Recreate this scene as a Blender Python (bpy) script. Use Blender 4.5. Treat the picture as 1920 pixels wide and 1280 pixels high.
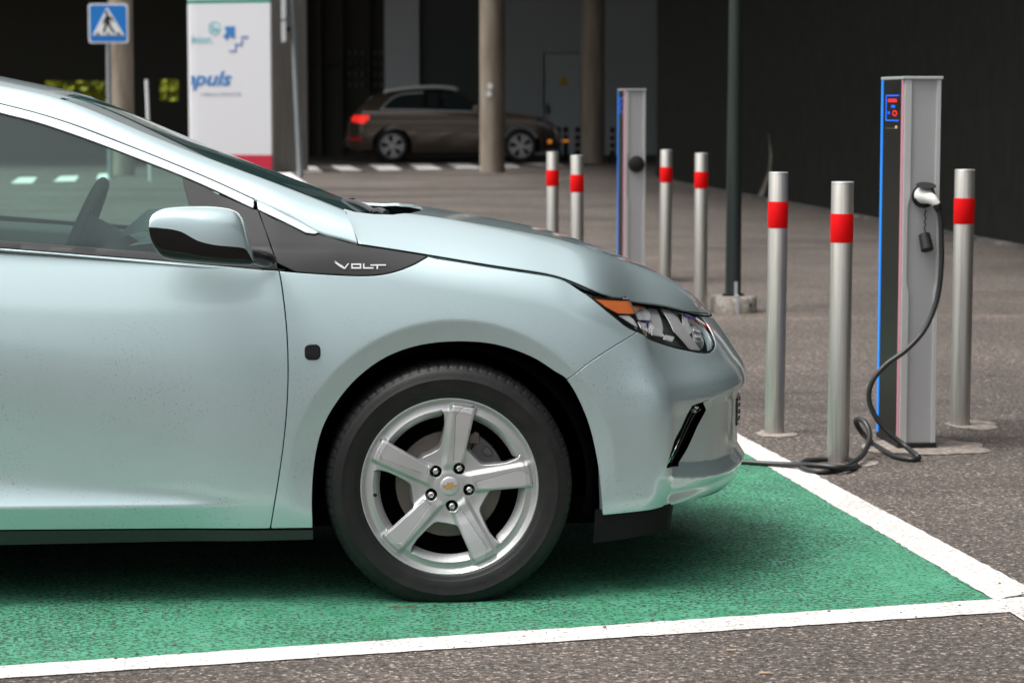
import bpy, bmesh, math, random
import numpy as np
from mathutils import Vector
from mathutils.geometry import delaunay_2d_cdt
random.seed(7); rng = np.random.default_rng(7)
sc = bpy.context.scene
for o in list(bpy.data.objects): bpy.data.objects.remove(o)
C = sc.collection
# ------------------------------------------------------------------ camera
FPX = 4533.; YH = 192.; CH = 1.29; TILT = math.atan((640 - YH) / FPX)
cd = bpy.data.cameras.new('camera'); cam = bpy.data.objects.new('camera', cd); C.objects.link(cam)
cam.location = (0, 0, CH); cam.rotation_euler = (math.pi / 2 - TILT, 0, 0)
cd.lens = 85; cd.sensor_width = 36; cd.clip_start = .1; cd.clip_end = 2000
cd.dof.use_dof = True; cd.dof.focus_distance = 6.3; cd.dof.aperture_fstop = 6.3
sc.camera = cam
# ------------------------------------------------------------------ sky and sun
SUN_EL = math.radians(66); SUN_AZ = math.radians(-108)      # azimuth measured from +Y, clockwise
w = bpy.data.worlds.new('World'); sc.world = w; w.use_nodes = True
wt = w.node_tree; wt.nodes.clear()
sky = wt.nodes.new('ShaderNodeTexSky'); sky.sky_type = 'NISHITA'; sky.sun_disc = False
sky.sun_elevation = SUN_EL; sky.sun_rotation = SUN_AZ; sky.air_density = 1.0; sky.dust_density = 9.0; sky.ozone_density = 1.0
hs = wt.nodes.new('ShaderNodeHueSaturation'); hs.inputs['Saturation'].default_value = .16
bg = wt.nodes.new('ShaderNodeBackground'); bg.inputs['Strength'].default_value = .15
wo = wt.nodes.new('ShaderNodeOutputWorld')
wt.links.new(sky.outputs[0], hs.inputs['Color']); wt.links.new(hs.outputs[0], bg.inputs['Color']); wt.links.new(bg.outputs[0], wo.inputs[0])
sl = bpy.data.lights.new('sun', 'SUN'); sl.energy = 1.0; sl.angle = math.radians(25); sl.color = (1, .965, .92)
so = bpy.data.objects.new('sun', sl); C.objects.link(so)
sd = Vector((math.sin(SUN_AZ) * math.cos(SUN_EL), math.cos(SUN_AZ) * math.cos(SUN_EL), math.sin(SUN_EL)))
so.rotation_euler = sd.to_track_quat('Z', 'Y').to_euler(); so.location = sd * 50
sc.view_settings.view_transform = 'Standard'; sc.view_settings.look = 'None'; sc.view_settings.gamma = 1
sc.view_settings.exposure = .58
# ------------------------------------------------------------------ photo geometry helpers
CAM = np.array([0, 0, CH]); FW = np.array([0, math.cos(TILT), -math.sin(TILT)]); UP = np.array([0, math.sin(TILT), math.cos(TILT)])
def ray(px, py): return FW + np.array([(px - 960) / FPX, 0, 0]) - UP * (py - 640) / FPX
def gnd(px, py, z=0.0):
    d = ray(px, py); k = (z - CH) / d[2]; return CAM + d * k
def atY(px, py, Y):
    d = ray(px, py); return CAM + d * (Y / d[1])
# car frame
CA = math.radians(4)
AX = np.array([math.cos(CA), math.sin(CA), 0]); AY0 = np.array([-math.sin(CA), math.cos(CA), 0]); ROLL = math.radians(1.0)   # the bay falls away slightly from the camera
AY = AY0 * math.cos(ROLL) - np.array([0, 0, 1.]) * math.sin(ROLL); AZ = np.array([0, 0, 1.]) * math.cos(ROLL) + AY0 * math.sin(ROLL)
CO = np.array([-.1605, 6.176, 0]) - AY0 * .03
CY = .905
def carproj(P):
    Wp = CO + P[..., 0:1] * AX + P[..., 1:2] * AY + P[..., 2:3] * AZ - CAM
    k = Wp @ FW
    return np.stack([960 + FPX * Wp[..., 0] / k, 640 - FPX * (Wp @ UP) / k], -1)
def carat(px, py, y):
    d = ray(px, py); dl = np.array([d @ AX, d @ AY, d @ AZ]); c = CAM - CO; cl = np.array([c @ AX, c @ AY, c @ AZ])
    return cl + dl * ((y - cl[1]) / dl[1])
# ------------------------------------------------------------------ maths
def nspline(t, v):
    t = np.asarray(t, float); v = np.asarray(v, float); n = len(t); hh = np.diff(t)
    A = np.zeros((n, n)); b = np.zeros(n); A[0, 0] = A[-1, -1] = 1
    for i in range(1, n - 1):
        A[i, i - 1] = hh[i - 1]; A[i, i] = 2 * (hh[i - 1] + hh[i]); A[i, i + 1] = hh[i]
        b[i] = 6 * ((v[i + 1] - v[i]) / hh[i] - (v[i] - v[i - 1]) / hh[i - 1])
    M = np.linalg.solve(A, b)
    def ev(x):
        x = np.asarray(x, float); i = np.clip(np.searchsorted(t, x) - 1, 0, n - 2); h_ = hh[i]
        a = (t[i + 1] - x) / h_; c = (x - t[i]) / h_
        return a * v[i] + c * v[i + 1] + ((a**3 - a) * M[i] + (c**3 - c) * M[i + 1]) * h_**2 / 6
    return ev
def pchip(t, v):
    t = np.asarray(t, float); v = np.asarray(v, float); h_ = np.diff(t); dl = np.diff(v) / h_
    m = np.zeros(len(t))
    for i in range(1, len(t) - 1):
        if dl[i - 1] * dl[i] > 0:
            w1 = 2 * h_[i] + h_[i - 1]; w2 = h_[i] + 2 * h_[i - 1]
            m[i] = (w1 + w2) / (w1 / dl[i - 1] + w2 / dl[i])
    m[0] = dl[0]; m[-1] = dl[-1]
    def ev(x):
        x = np.clip(np.asarray(x, float), t[0], t[-1]); i = np.clip(np.searchsorted(t, x) - 1, 0, len(t) - 2)
        u = (x - t[i]) / h_[i]
        return (2*u**3 - 3*u**2 + 1) * v[i] + (u**3 - 2*u**2 + u) * h_[i] * m[i] + (-2*u**3 + 3*u**2) * v[i + 1] + (u**3 - u**2) * h_[i] * m[i + 1]
    return ev
def sst(a, b, x):
    u = np.clip((x - a) / (b - a), 0, 1); return u * u * (3 - 2 * u)
def splus(x, k=.01): return k * np.logaddexp(0, x / k)
def catmull(P, n=8):
    P = np.asarray(P, float); Q = np.vstack([2 * P[0] - P[1], P, 2 * P[-1] - P[-2]]); out = []
    for i in range(1, len(Q) - 2):
        for k in range(n):
            u = k / n
            out.append(.5 * ((2 * Q[i]) + (-Q[i-1] + Q[i+1]) * u + (2*Q[i-1] - 5*Q[i] + 4*Q[i+1] - Q[i+2]) * u*u + (-Q[i-1] + 3*Q[i] - 3*Q[i+1] + Q[i+2]) * u**3))
    out.append(Q[-2]); return np.array(out)
# ------------------------------------------------------------------ materials
MATS = {}
def mat(name, col=(.5, .5, .5), rough=.5, metal=0., coat=0., coatr=.03, emit=None, es=0., spec=.5):
    m = bpy.data.materials.new(name); m.use_nodes = True; b = m.node_tree.nodes['Principled BSDF']
    b.inputs['Base Color'].default_value = (*col, 1); b.inputs['Roughness'].default_value = rough; b.inputs['Metallic'].default_value = metal
    b.inputs['Coat Weight'].default_value = coat; b.inputs['Coat Roughness'].default_value = coatr; b.inputs['Specular IOR Level'].default_value = spec
    if emit: b.inputs['Emission Color'].default_value = (*emit, 1); b.inputs['Emission Strength'].default_value = es
    MATS[name] = m; return m
class NT:
    def __init__(s, m): s.t = m.node_tree; s.b = s.t.nodes.get('Principled BSDF')
    def n(s, ty, **k):
        o = s.t.nodes.new(ty)
        for a, v in k.items():
            if a in o.inputs: o.inputs[a].default_value = v
            else: setattr(o, a, v)
        return o
    def l(s, a, b): s.t.links.new(a, b)
    def coord(s, scale=(1, 1, 1), obj=True):
        c = s.n('ShaderNodeTexCoord'); m = s.n('ShaderNodeMapping'); m.inputs['Scale'].default_value = scale
        s.l(c.outputs['Object'], m.inputs[0]); return m.outputs[0]
    def noise(s, v, scale, detail=2., rough=.5):
        o = s.n('ShaderNodeTexNoise'); o.inputs['Scale'].default_value = scale; o.inputs['Detail'].default_value = detail; o.inputs['Roughness'].default_value = rough
        s.l(v, o.inputs['Vector']); return o.outputs['Fac']
    def ramp(s, f, stops):
        r = s.n('ShaderNodeValToRGB'); e = r.color_ramp.elements
        while len(e) < len(stops): e.new(.5)
        for i, (p, c) in enumerate(stops): e[i].position = p; e[i].color = (*c, 1) if len(c) == 3 else c
        s.l(f, r.inputs[0]); return r.outputs[0]
    def mix(s, f, a, b, mode='MIX'):
        m = s.n('ShaderNodeMix', data_type='RGBA', blend_type=mode)
        for x, k in ((f, 0), (a, 6), (b, 7)):
            if hasattr(x, 'is_linked') or hasattr(x, 'links'): s.l(x, m.inputs[k])
            else: m.inputs[k].default_value = x if k == 0 else (*x, 1)
        return m.outputs[2]
    def bump(s, hgt, strength, dist, to=None):
        b = s.n('ShaderNodeBump'); b.inputs['Strength'].default_value = strength; b.inputs['Distance'].default_value = dist
        s.l(hgt, b.inputs['Height']); s.l(b.outputs[0], (to or s.b).inputs['Normal']); return b
def speckle(name, base, dark, light, scale=60., rough=.9, bumpd=.004, patch=True, extra=None):
    m = mat(name, base, rough); t = NT(m); v = t.coord()
    vo = t.n('ShaderNodeTexVoronoi'); vo.inputs['Scale'].default_value = scale; t.l(v, vo.inputs['Vector'])
    sep = t.n('ShaderNodeSeparateColor'); t.l(vo.outputs['Color'], sep.inputs[0])
    c = t.ramp(sep.outputs[0], [(0, dark), (.45, base), (.8, base), (1, light)])
    n2 = t.noise(v, scale * .45, 5, .75)
    c = t.mix(t.ramp(n2, [(.38, (1, 1, 1)), (.56, (0, 0, 0))]), c, dark)
    if patch:
        n3 = t.noise(v, .7, 4, .6)
        c = t.mix(.75, c, t.ramp(n3, [(.3, (.60, .58, .56)), (.7, (1.3, 1.27, 1.25))]), 'MULTIPLY')
        n4 = t.noise(t.coord((.35, 1.2, 1)), .45, 5, .7)
        c = t.mix(.9, c, t.ramp(n4, [(.38, (.55, .52, .50)), (.47, (.92, .90, .88)), (.60, (.95, .92, .90)), (.66, (1.4, 1.34, 1.28))]), 'MULTIPLY')
    t.l(c, t.b.inputs['Base Color'])
    if bumpd: t.bump(t.mix(.5, vo.outputs['Distance'], n2), .7, bumpd)
    return m
asphalt = speckle('asphalt', (.135, .116, .103), (.028, .025, .023), (.46, .40, .36), 130, bumpd=.007)
asphalt_far = asphalt
# painted surfaces: paint over stones, worn through in small pits
def paintsurf(name, col, col2, pit, pitlo=.40, scale=70., gritty=.5):
    m = mat(name, col, .75); t = NT(m); v = t.coord()
    n = t.noise(v, scale, 5, .7); big = t.noise(v, 2.2, 4, .6); mid = t.noise(v, 14, 3, .6)
    c = t.mix(t.ramp(mid, [(.35, (0, 0, 0)), (.7, (1, 1, 1))]), col, col2)
    add = t.n('ShaderNodeMath', operation='MULTIPLY_ADD'); t.l(big, add.inputs[0]); add.inputs[1].default_value = .22; t.l(n, add.inputs[2])
    pm = t.ramp(add.outputs[0], [(pitlo, (1, 1, 1)), (pitlo + .055, (0, 0, 0))])
    c = t.mix(pm, c, pit)
    t.l(c, t.b.inputs['Base Color']); t.bump(n, gritty, .004); return m
# worn oily spot beside the wheel
def stain(m, c, rx, ry, col):
    t = NT(m); lk = t.b.inputs['Base Color'].links[0]; src = lk.from_socket; v = t.coord(); mp = t.n('ShaderNodeMapping'); mp.inputs['Location'].default_value = (-c[0] / rx, -c[1] / ry, 0); mp.inputs['Scale'].default_value = (1 / rx, 1 / ry, 0); t.l(v, mp.inputs[0])
    ln = t.n('ShaderNodeVectorMath', operation='LENGTH'); t.l(mp.outputs[0], ln.inputs[0]); ad = t.n('ShaderNodeMath', operation='MULTIPLY_ADD'); t.l(t.noise(v, 38, 5, .75), ad.inputs[0]); ad.inputs[1].default_value = 1.5; t.l(ln.outputs['Value'], ad.inputs[2])
    t.l(t.mix(t.ramp(ad.outputs[0], [(.0, (1, 1, 1)), (1., (0, 0, 0))] if False else [(.88, (.9, .9, .9)), (1., (0, 0, 0))]), src, col), t.b.inputs['Base Color'])
green_p = paintsurf('green_paint', (.030, .215, .108), (.075, .295, .185), (.014, .050, .030), .56, 78., .8)
white_p = paintsurf('white_paint', (.60, .585, .57), (.50, .475, .455), (.24, .205, .185), .505, 85., .4)
white_far = mat('white_paint_far', (.8, .77, .76), .8)
conc = speckle('concrete', (.36, .35, .32), (.22, .21, .19), (.48, .46, .43), 40, .9, .002)
conc_patch = speckle('concrete_patch', (.36, .325, .295), (.2, .18, .16), (.5, .46, .42), 50, .95, .004)
def colmat(name, base, dark, streak=(1, 1, .15)):
    m = mat(name, base, .9, spec=.0 if base[0] < .05 else .3); t = NT(m); v = t.coord(streak)
    n = t.noise(v, 6, 5, .65); v2 = t.coord(); n2 = t.noise(v2, 45, 3, .6)
    c = t.mix(t.ramp(n, [(.35, (0, 0, 0)), (.68, (1, 1, 1))]), base, dark)
    c = t.mix(.25, c, t.ramp(n2, [(.3, (.5, .5, .5)), (.7, (1.2, 1.2, 1.2))]), 'MULTIPLY')
    t.l(c, t.b.inputs['Base Color']); t.bump(n2, .3, .01); return m
col_m = colmat('column_concrete', (.33, .285, .23), (.20, .165, .125))
pillar_m = colmat('pillar_concrete', (.34, .335, .31), (.25, .245, .225))
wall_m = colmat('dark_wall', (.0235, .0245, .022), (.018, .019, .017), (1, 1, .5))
black_int = mat('black_interior', (.004, .004, .004), 1., spec=0.)
# car materials
paint = mat('mint_paint', (.55, .70, .725), .37, .60, 1., .012); t = NT(paint)
v = t.coord(); vo = t.n('ShaderNodeTexVoronoi'); vo.inputs['Scale'].default_value = 125; nz = t.n('ShaderNodeTexNoise'); nz.inputs['Scale'].default_value = 90; t.l(v, nz.inputs['Vector']); va = t.n('ShaderNodeVectorMath', operation='MULTIPLY_ADD'); t.l(nz.outputs['Color'], va.inputs[0]); va.inputs[1].default_value = (.014, .014, .014); t.l(v, va.inputs[2]); t.l(va.outputs[0], vo.inputs['Vector'])
spc = t.ramp(vo.outputs['Distance'], [(.08, (1, 1, 1)), (.26, (0, 0, 0))]); msk = t.ramp(t.noise(v, 4.5, 4, .7), [(.44, (0, 0, 0)), (.60, (1, 1, 1))])
sep = t.n('ShaderNodeSeparateXYZ'); t.l(v, sep.inputs[0]); hz = t.n('ShaderNodeMapRange'); hz.inputs[1].default_value = .85; hz.inputs[2].default_value = .6; t.l(sep.outputs[2], hz.inputs[0])
mk = t.n('ShaderNodeMath', operation='MULTIPLY'); t.l(spc, mk.inputs[0]); t.l(msk, mk.inputs[1])
mk2 = t.n('ShaderNodeMath', operation='MULTIPLY'); t.l(mk.outputs[0], mk2.inputs[0]); t.l(hz.outputs[0], mk2.inputs[1])
mk3 = t.n('ShaderNodeMath', operation='MULTIPLY'); t.l(mk2.outputs[0], mk3.inputs[0]); mk3.inputs[1].default_value = .6
dust = t.n('ShaderNodeMath', operation='MULTIPLY'); t.l(t.noise(v, 9, 5, .7), dust.inputs[0]); dust.inputs[1].default_value = .10
cc = t.mix(dust.outputs[0], (.55, .70, .725), (.42, .40, .36)); cc = t.mix(mk3.outputs[0], cc, (.13, .14, .12)); t.l(cc, t.b.inputs['Base Color'])
rr = t.n('ShaderNodeMapRange'); t.l(t.noise(v, 5, 5, .7), rr.inputs[0]); rr.inputs[3].default_value = .03; rr.inputs[4].default_value = .11; t.l(rr.outputs[0], t.b.inputs['Coat Roughness'])
blackgloss = mat('gloss_black', (.006, .006, .006), .3, 0, .25, .08, spec=.3)
greytrim = mat('dark_grey_trim', (.020, .0205, .0215), .38, .0, .3, .12)
blackplas = mat('black_plastic', (.011, .011, .011), .6, spec=.3)
tn = NT(blackplas); tn.bump(tn.noise(tn.coord(), 220, 2), .15, .002)
rubber = mat('rubber', (.012, .012, .012), .5, spec=.4); tn = NT(rubber)
tv = tn.coord(); tn.l(tn.mix(tn.ramp(tn.noise(tv, 14, 5, .7), [(.45, (0, 0, 0)), (.75, (1, 1, 1))]), (.0065, .007, .007), (.017, .016, .015)), tn.b.inputs['Base Color']); tn.bump(tn.noise(tv, 160, 3), .25, .002)
chrome = mat('satin_chrome', (.82, .82, .84), .22, 1.)
mirrorchrome = mat('bright_chrome', (.85, .86, .87), .06, 1.)
alloy = mat('alloy', (.55, .55, .555), .45, .8, .15, .3)
alloy2 = mat('alloy_pad', (.62, .615, .63), .42, .7, .25, .25)
steel_d = mat('brake_steel', (.16, .145, .13), .5, .9)
cast = mat('cast_iron', (.12, .12, .12), .6, .8)
gold = mat('gold', (.85, .56, .16), .3, .8)
amber = mat('amber_reflector', (.50, .13, .035), .25, 0, .8, .05)
lampgrey = mat('lamp_grey', (.36, .36, .36), .4, .1)
lampsil = mat('lamp_silver', (.68, .69, .70), .25, .3, .3)
lamphouse = mat('lamp_housing', (.05, .052, .055), .3, .3)
lampred = mat('lamp_red', (.5, .02, .03), .3, 0, .5)
seatm = mat('seat_fabric', (.05, .06, .06), .9)
dashm = mat('dash', (.045, .06, .06), .7)
def glassmat(name, tint, refl=.08, rough=.0, haze=0., haze_col=(.4, .6, .6)):
    m = bpy.data.materials.new(name); m.use_nodes = True; t = m.node_tree; t.nodes.clear()
    tr_ = t.nodes.new('ShaderNodeBsdfTransparent'); tr_.inputs[0].default_value = (*tint, 1)
    gl = t.nodes.new('ShaderNodeBsdfGlossy'); gl.inputs['Roughness'].default_value = rough; gl.inputs[0].default_value = (1, 1, 1, 1)
    ge = t.nodes.new('ShaderNodeNewGeometry'); dt = t.nodes.new('ShaderNodeVectorMath'); dt.operation = 'DOT_PRODUCT'; t.links.new(ge.outputs['Normal'], dt.inputs[0]); t.links.new(ge.outputs['Incoming'], dt.inputs[1])
    def M(op, a, b=None):
        q = t.nodes.new('ShaderNodeMath'); q.operation = op
        for k, x in ((0, a), (1, b)):
            if x is None: continue
            if isinstance(x, (int, float)): q.inputs[k].default_value = x
            else: t.links.new(x, q.inputs[k])
        return q.outputs[0]
    f5 = M('POWER', M('SUBTRACT', 1., M('ABSOLUTE', dt.outputs['Value'])), 5.); fz = M('MULTIPLY', f5, .95)
    ad = t.nodes.new('ShaderNodeMath'); ad.operation = 'ADD'; ad.inputs[1].default_value = refl + .045; t.links.new(fz, ad.inputs[0])
    mx = t.nodes.new('ShaderNodeMixShader'); o = t.nodes.new('ShaderNodeOutputMaterial')
    t.links.new(ad.outputs[0], mx.inputs[0]); t.links.new(tr_.outputs[0], mx.inputs[1]); t.links.new(gl.outputs[0], mx.inputs[2]); t.links.new(mx.outputs[0], o.inputs[0])
    if haze:  # diffuse teal haze stands in for pale reflections on the glass
        df = t.nodes.new('ShaderNodeBsdfDiffuse'); df.inputs[0].default_value = (*haze_col, 1); m2 = t.nodes.new('ShaderNodeMixShader'); m2.inputs[0].default_value = haze
        t.links.new(mx.outputs[0], m2.inputs[1]); t.links.new(df.outputs[0], m2.inputs[2]); t.links.new(m2.outputs[0], o.inputs[0])
    return m
glass = glassmat('tinted_glass', (.66, .86, .80), .0, haze=.035, haze_col=(.30, .62, .62))
lens = glassmat('clear_lens', (.97, .98, .98), .01)
# street materials
brushed = mat('brushed_steel', (.5, .48, .44), .42, .85); tn = NT(brushed)
tv = tn.coord((60, 60, .7)); nn = tn.noise(tv, 3, 4, .7)
tn.l(tn.ramp(nn, [(.3, (.36, .345, .31)), (.7, (.60, .58, .54))]), tn.b.inputs['Base Color'])
mr = tn.n('ShaderNodeMapRange'); tn.l(nn, mr.inputs[0]); mr.inputs[3].default_value = .32; mr.inputs[4].default_value = .52; tn.l(mr.outputs[0], tn.b.inputs['Roughness']); tn.bump(nn, .12, .002)
redband = mat('red_band', (.72, .002, .004), .6, spec=.15)
galv = mat('galvanised', (.34, .38, .40), .5, .7)
galvl = mat('galvanised_bright', (.55, .57, .58), .45, .6)
alu = mat('anodised_aluminium', (.42, .42, .435), .5, .35); tn = NT(alu); tn.bump(tn.noise(tn.coord((1, 1, 30)), 40, 2), .05, .001)
alul = mat('aluminium_edge', (.50, .50, .51), .4, .5)
smokeglass = mat('black_glass', (.008, .009, .008), .35, spec=.15)
led = mat('blue_led', (.01, .08, .4), .4, emit=(.015, .25, .75), es=.72)
ledb = mat('blue_led_display', (.01, .04, .3), .4, emit=(.01, .12, .95), es=1.1)
ledr = mat('red_led_display', (.3, .0, .0), .4, emit=(1., .02, .02), es=1.4)
pinkline = mat('pink_edge', (.75, .35, .42), .4)
plugw = mat('plug_white', (.74, .72, .69), .4)
cablem = mat('cable_rubber', (.014, .015, .015), .45, 0, .2, .3)
lampgreen = mat('pole_dark_green', (.018, .028, .026), .4, 0, .3, .2)
signblue = mat('sign_blue', (.008, .19, .60), .4, emit=None); signwhite = mat('sign_white', (.80, .82, .83), .5); signblack = mat('sign_black', (.02, .02, .02), .5)
banner = mat('banner_white', (.70, .71, .74), .6); bteal = mat('banner_teal', (.10, .50, .56), .6); bblue = mat('banner_blue', (.03, .20, .52), .6)
bblue2 = mat('banner_pale_blue', (.16, .24, .5), .6); bgreen = mat('banner_green', (.005, .24, .19), .6); bred = mat('banner_red', (.55, .012, .05), .6); bgrey = mat('banner_grey', (.45, .45, .58), .6)
suvpaint = mat('bronze_paint', (.13, .104, .080), .3, .6, 1., .04)
suvglass = mat('suv_glass', (.02, .028, .028), .06, 0, .5, .02)
tail = mat('tail_lamp', (.8, .02, .02), .25, 0, .6, emit=(1, .03, .02), es=.5)
amberl = mat('amber_glow', (.8, .3, .04), .3, emit=(1, .35, .05), es=.3)
yellow = mat('warning_yellow', (.75, .5, .02), .5)
def ribbed(name, a, b, sx):
    m = mat(name, a, .55, .2); t = NT(m); v = t.coord(sx); wv = t.n('ShaderNodeTexWave'); wv.inputs['Scale'].default_value = 1.; t.l(v, wv.inputs['Vector'])
    t.l(t.ramp(wv.outputs['Fac'], [(0, a), (1, b)]), t.b.inputs['Base Color']); t.bump(wv.outputs['Fac'], .6, .03); return m
corr = ribbed('corrugated_grey', (.56, .63, .65), (.45, .51, .53), (3.2, 0, 0))
corrlight = ribbed('corrugated_light', (.86, .93, .97), (.76, .83, .87), (3.2, 0, 0))
shut = ribbed('roller_shutter', (.10, .12, .12), (.07, .085, .085), (0, 0, 3.5))
doorm = mat('door_grey', (.60, .68, .70), .6)
leafm = mat('leaf', (.32, .36, .02), .6); leafd = mat('leaf_dark', (.10, .16, .02), .6)
facadem = mat('facade_dark', (.02, .021, .021), .8, spec=.1)
pebm = mat('pebble', (.09, .08, .075), .8); woodm = mat('wood_chip', (.42, .31, .22), .9)
# ------------------------------------------------------------------ object helpers
def tag(o, label=None, cat=None, group=None, kind=None):
    if label: o['label'] = label
    if cat: o['category'] = cat
    if group: o['group'] = group
    if kind: o['kind'] = kind
    return o
def empty(name, loc=(0, 0, 0), rz=0., parent=None):
    o = bpy.data.objects.new(name, None); C.objects.link(o); o.location = loc; o.rotation_euler = (0, 0, rz); o.parent = parent; o.empty_display_size = .1; return o
def mk(name, V, Fc, m, parent=None, smooth=True, nrm=None, loc=None):
    me = bpy.data.meshes.new(name); me.from_pydata([tuple(map(float, p)) for p in V], [], [tuple(int(i) for i in f) for f in Fc]); me.update()
    me.polygons.foreach_set('use_smooth', [smooth] * len(me.polygons))
    if nrm is not None: me.normals_split_custom_set_from_vertices([tuple(map(float, n)) for n in nrm])
    me.materials.append(m)
    o = bpy.data.objects.new(name, me); C.objects.link(o); o.parent = parent
    if loc is not None: o.location = loc
    return o
class MB:
    """collects shapes for one mesh"""
    def __init__(s): s.V = []; s.F = []
    def add(s, V, Fc):
        b = len(s.V); s.V += [tuple(map(float, p)) for p in V]; s.F += [tuple(int(i) + b for i in f) for f in Fc]; return s
    def box(s, x0, x1, y0, y1, z0, z1):
        return s.add([(x0,y0,z0),(x1,y0,z0),(x1,y1,z0),(x0,y1,z0),(x0,y0,z1),(x1,y0,z1),(x1,y1,z1),(x0,y1,z1)], [(0,3,2,1),(4,5,6,7),(0,1,5,4),(1,2,6,5),(2,3,7,6),(3,0,4,7)])
    def prism(s, pts, z0, z1):
        n = len(pts); return s.add([(x, y, z0) for x, y in pts] + [(x, y, z1) for x, y in pts], [tuple(range(n))[::-1], tuple(range(n, 2*n))] + [(i, (i+1) % n, n+(i+1) % n, n+i) for i in range(n)])
    def plate(s, pts, y0, y1):   # outline in x,z, thickness along y
        n = len(pts); return s.add([(x, y0, z) for x, z in pts] + [(x, y1, z) for x, z in pts], [tuple(range(n)), tuple(range(n, 2*n))[::-1]] + [((i+1) % n, i, n+i, n+(i+1) % n) for i in range(n)])
    def tube(s, P, r, seg=10, cap=True):
        P = np.asarray(P, float); n = len(P); rr_ = np.full(n, r) if np.isscalar(r) else np.asarray(r, float)
        T = np.gradient(P, axis=0); T /= np.linalg.norm(T, axis=1)[:, None] + 1e-12
        ref = np.array([0, 0, 1.]) if abs(T[0][2]) < .9 else np.array([1., 0, 0]); N = np.cross(T[0], ref); N /= np.linalg.norm(N); V = []
        for i in range(n):
            N = N - T[i] * (N @ T[i]); N /= np.linalg.norm(N); B = np.cross(T[i], N)
            for k in range(seg):
                a = 2 * math.pi * k / seg; V.append(P[i] + rr_[i] * (N * math.cos(a) + B * math.sin(a)))
        Fc = [(i*seg + k, i*seg + (k+1) % seg, (i+1)*seg + (k+1) % seg, (i+1)*seg + k) for i in range(n-1) for k in range(seg)]
        if cap: Fc += [tuple(range(seg))[::-1], tuple(range((n-1)*seg, n*seg))]
        return s.add(V, Fc)
    def lathe(s, prof, seg=32, axis='z', c=(0, 0, 0)):   # prof: (r, h)
        V = []; n = len(prof)
        for k in range(seg):
            a = 2 * math.pi * k / seg; ca, sa = math.cos(a), math.sin(a)
            for r, h_ in prof:
                if axis == 'z': V.append((c[0] + r*ca, c[1] + r*sa, c[2] + h_))
                else: V.append((c[0] + r*ca, c[1] - h_, c[2] + r*sa))
        Fc = [(k*n + i, ((k+1) % seg)*n + i, ((k+1) % seg)*n + i+1, k*n + i+1) for k in range(seg) for i in range(n-1)]
        return s.add(V, Fc)
    def build(s, name, m, parent=None, smooth=False, bevel=0., loc=None, auto=None):
        o = mk(name, s.V, s.F, m, parent, smooth, loc=loc)
        bm = bmesh.new(); bm.from_mesh(o.data); bmesh.ops.remove_doubles(bm, verts=bm.verts, dist=1e-5)
        if bevel: bmesh.ops.bevel(bm, geom=[e for e in bm.edges if len(e.link_faces) == 2 and e.calc_face_angle(0) > .6], offset=bevel, segments=2, affect='EDGES', profile=.5)
        bmesh.ops.recalc_face_normals(bm, faces=bm.faces)
        for f in bm.faces: f.smooth = smooth
        if auto or smooth:
            for e in bm.edges:
                if len(e.link_faces) == 2 and e.calc_face_angle(0) > (auto or .7): e.smooth = False
        bm.to_mesh(o.data); bm.free(); return o
def inpoly(P, poly):
    x, y = P[:, 0], P[:, 1]; r = np.zeros(len(P), bool); n = len(poly)
    for i in range(n):
        x1, y1 = poly[i]; x2, y2 = poly[(i+1) % n]
        c = ((y1 > y) != (y2 > y)); 
        with np.errstate(divide='ignore', invalid='ignore'): xi = (x2 - x1) * (y - y1) / (y2 - y1 + 1e-30) + x1
        r ^= c & (x < xi)
    return r
def distpoly(P, poly):
    d = np.full(len(P), 1e9); n = len(poly)
    for i in range(n):
        a = poly[i]; b = poly[(i+1) % n]; ab = b - a; L = ab @ ab + 1e-20
        u = np.clip(((P - a) @ ab) / L, 0, 1); d = np.minimum(d, np.linalg.norm(P - a - u[:, None] * ab, axis=1))
    return d
def resample(poly, step):
    out = []; n = len(poly)
    for i in range(n):
        a = poly[i]; b = poly[(i+1) % n]; L = np.linalg.norm(b - a); k = max(1, int(math.ceil(L / step - .3)))
        for j in range(k): out.append(a + (b - a) * j / k)
    return np.array(out)
def area(p): x, y = p[:, 0], p[:, 1]; return .5 * np.sum(x * np.roll(y, -1) - y * np.roll(x, -1))
def insetpoly(p, d):
    if d == 0: return p
    if area(p) < 0: p = p[::-1]
    n = len(p); out = []
    for i in range(n):
        a, b, c = p[i-1], p[i], p[(i+1) % n]; e1 = b - a; e2 = c - b
        n1 = np.array([-e1[1], e1[0]]) / (np.linalg.norm(e1) + 1e-12); n2 = np.array([-e2[1], e2[0]]) / (np.linalg.norm(e2) + 1e-12)
        m_ = n1 + n2; q = m_ @ m_; m_ = m_ * (2 / max(q, .7)) ; out.append(b + m_ * d)
    out = np.array(out); src = np.asarray(p)
    for _ in range(4):
        e0 = np.roll(src, -1, 0) - src; e1 = np.roll(out, -1, 0) - out; bad = ((e0 * e1).sum(1) <= 0) | (np.linalg.norm(e1, axis=1) < 2e-4)
        if not bad.any() or len(out) < 6: break
        keep = ~bad; out = out[keep]; src = src[keep]
    return out
def evalS(surf, Q, eps=5e-4):
    a, b = Q[:, 0], Q[:, 1]; P = np.stack(surf(a, b), -1)
    Pa = np.stack(surf(a + eps, b), -1) - np.stack(surf(a - eps, b), -1); Pb = np.stack(surf(a, b + eps), -1) - np.stack(surf(a, b - eps), -1)
    N = np.cross(Pa, Pb); N /= np.linalg.norm(N, axis=1)[:, None] + 1e-15; return P, N
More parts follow.
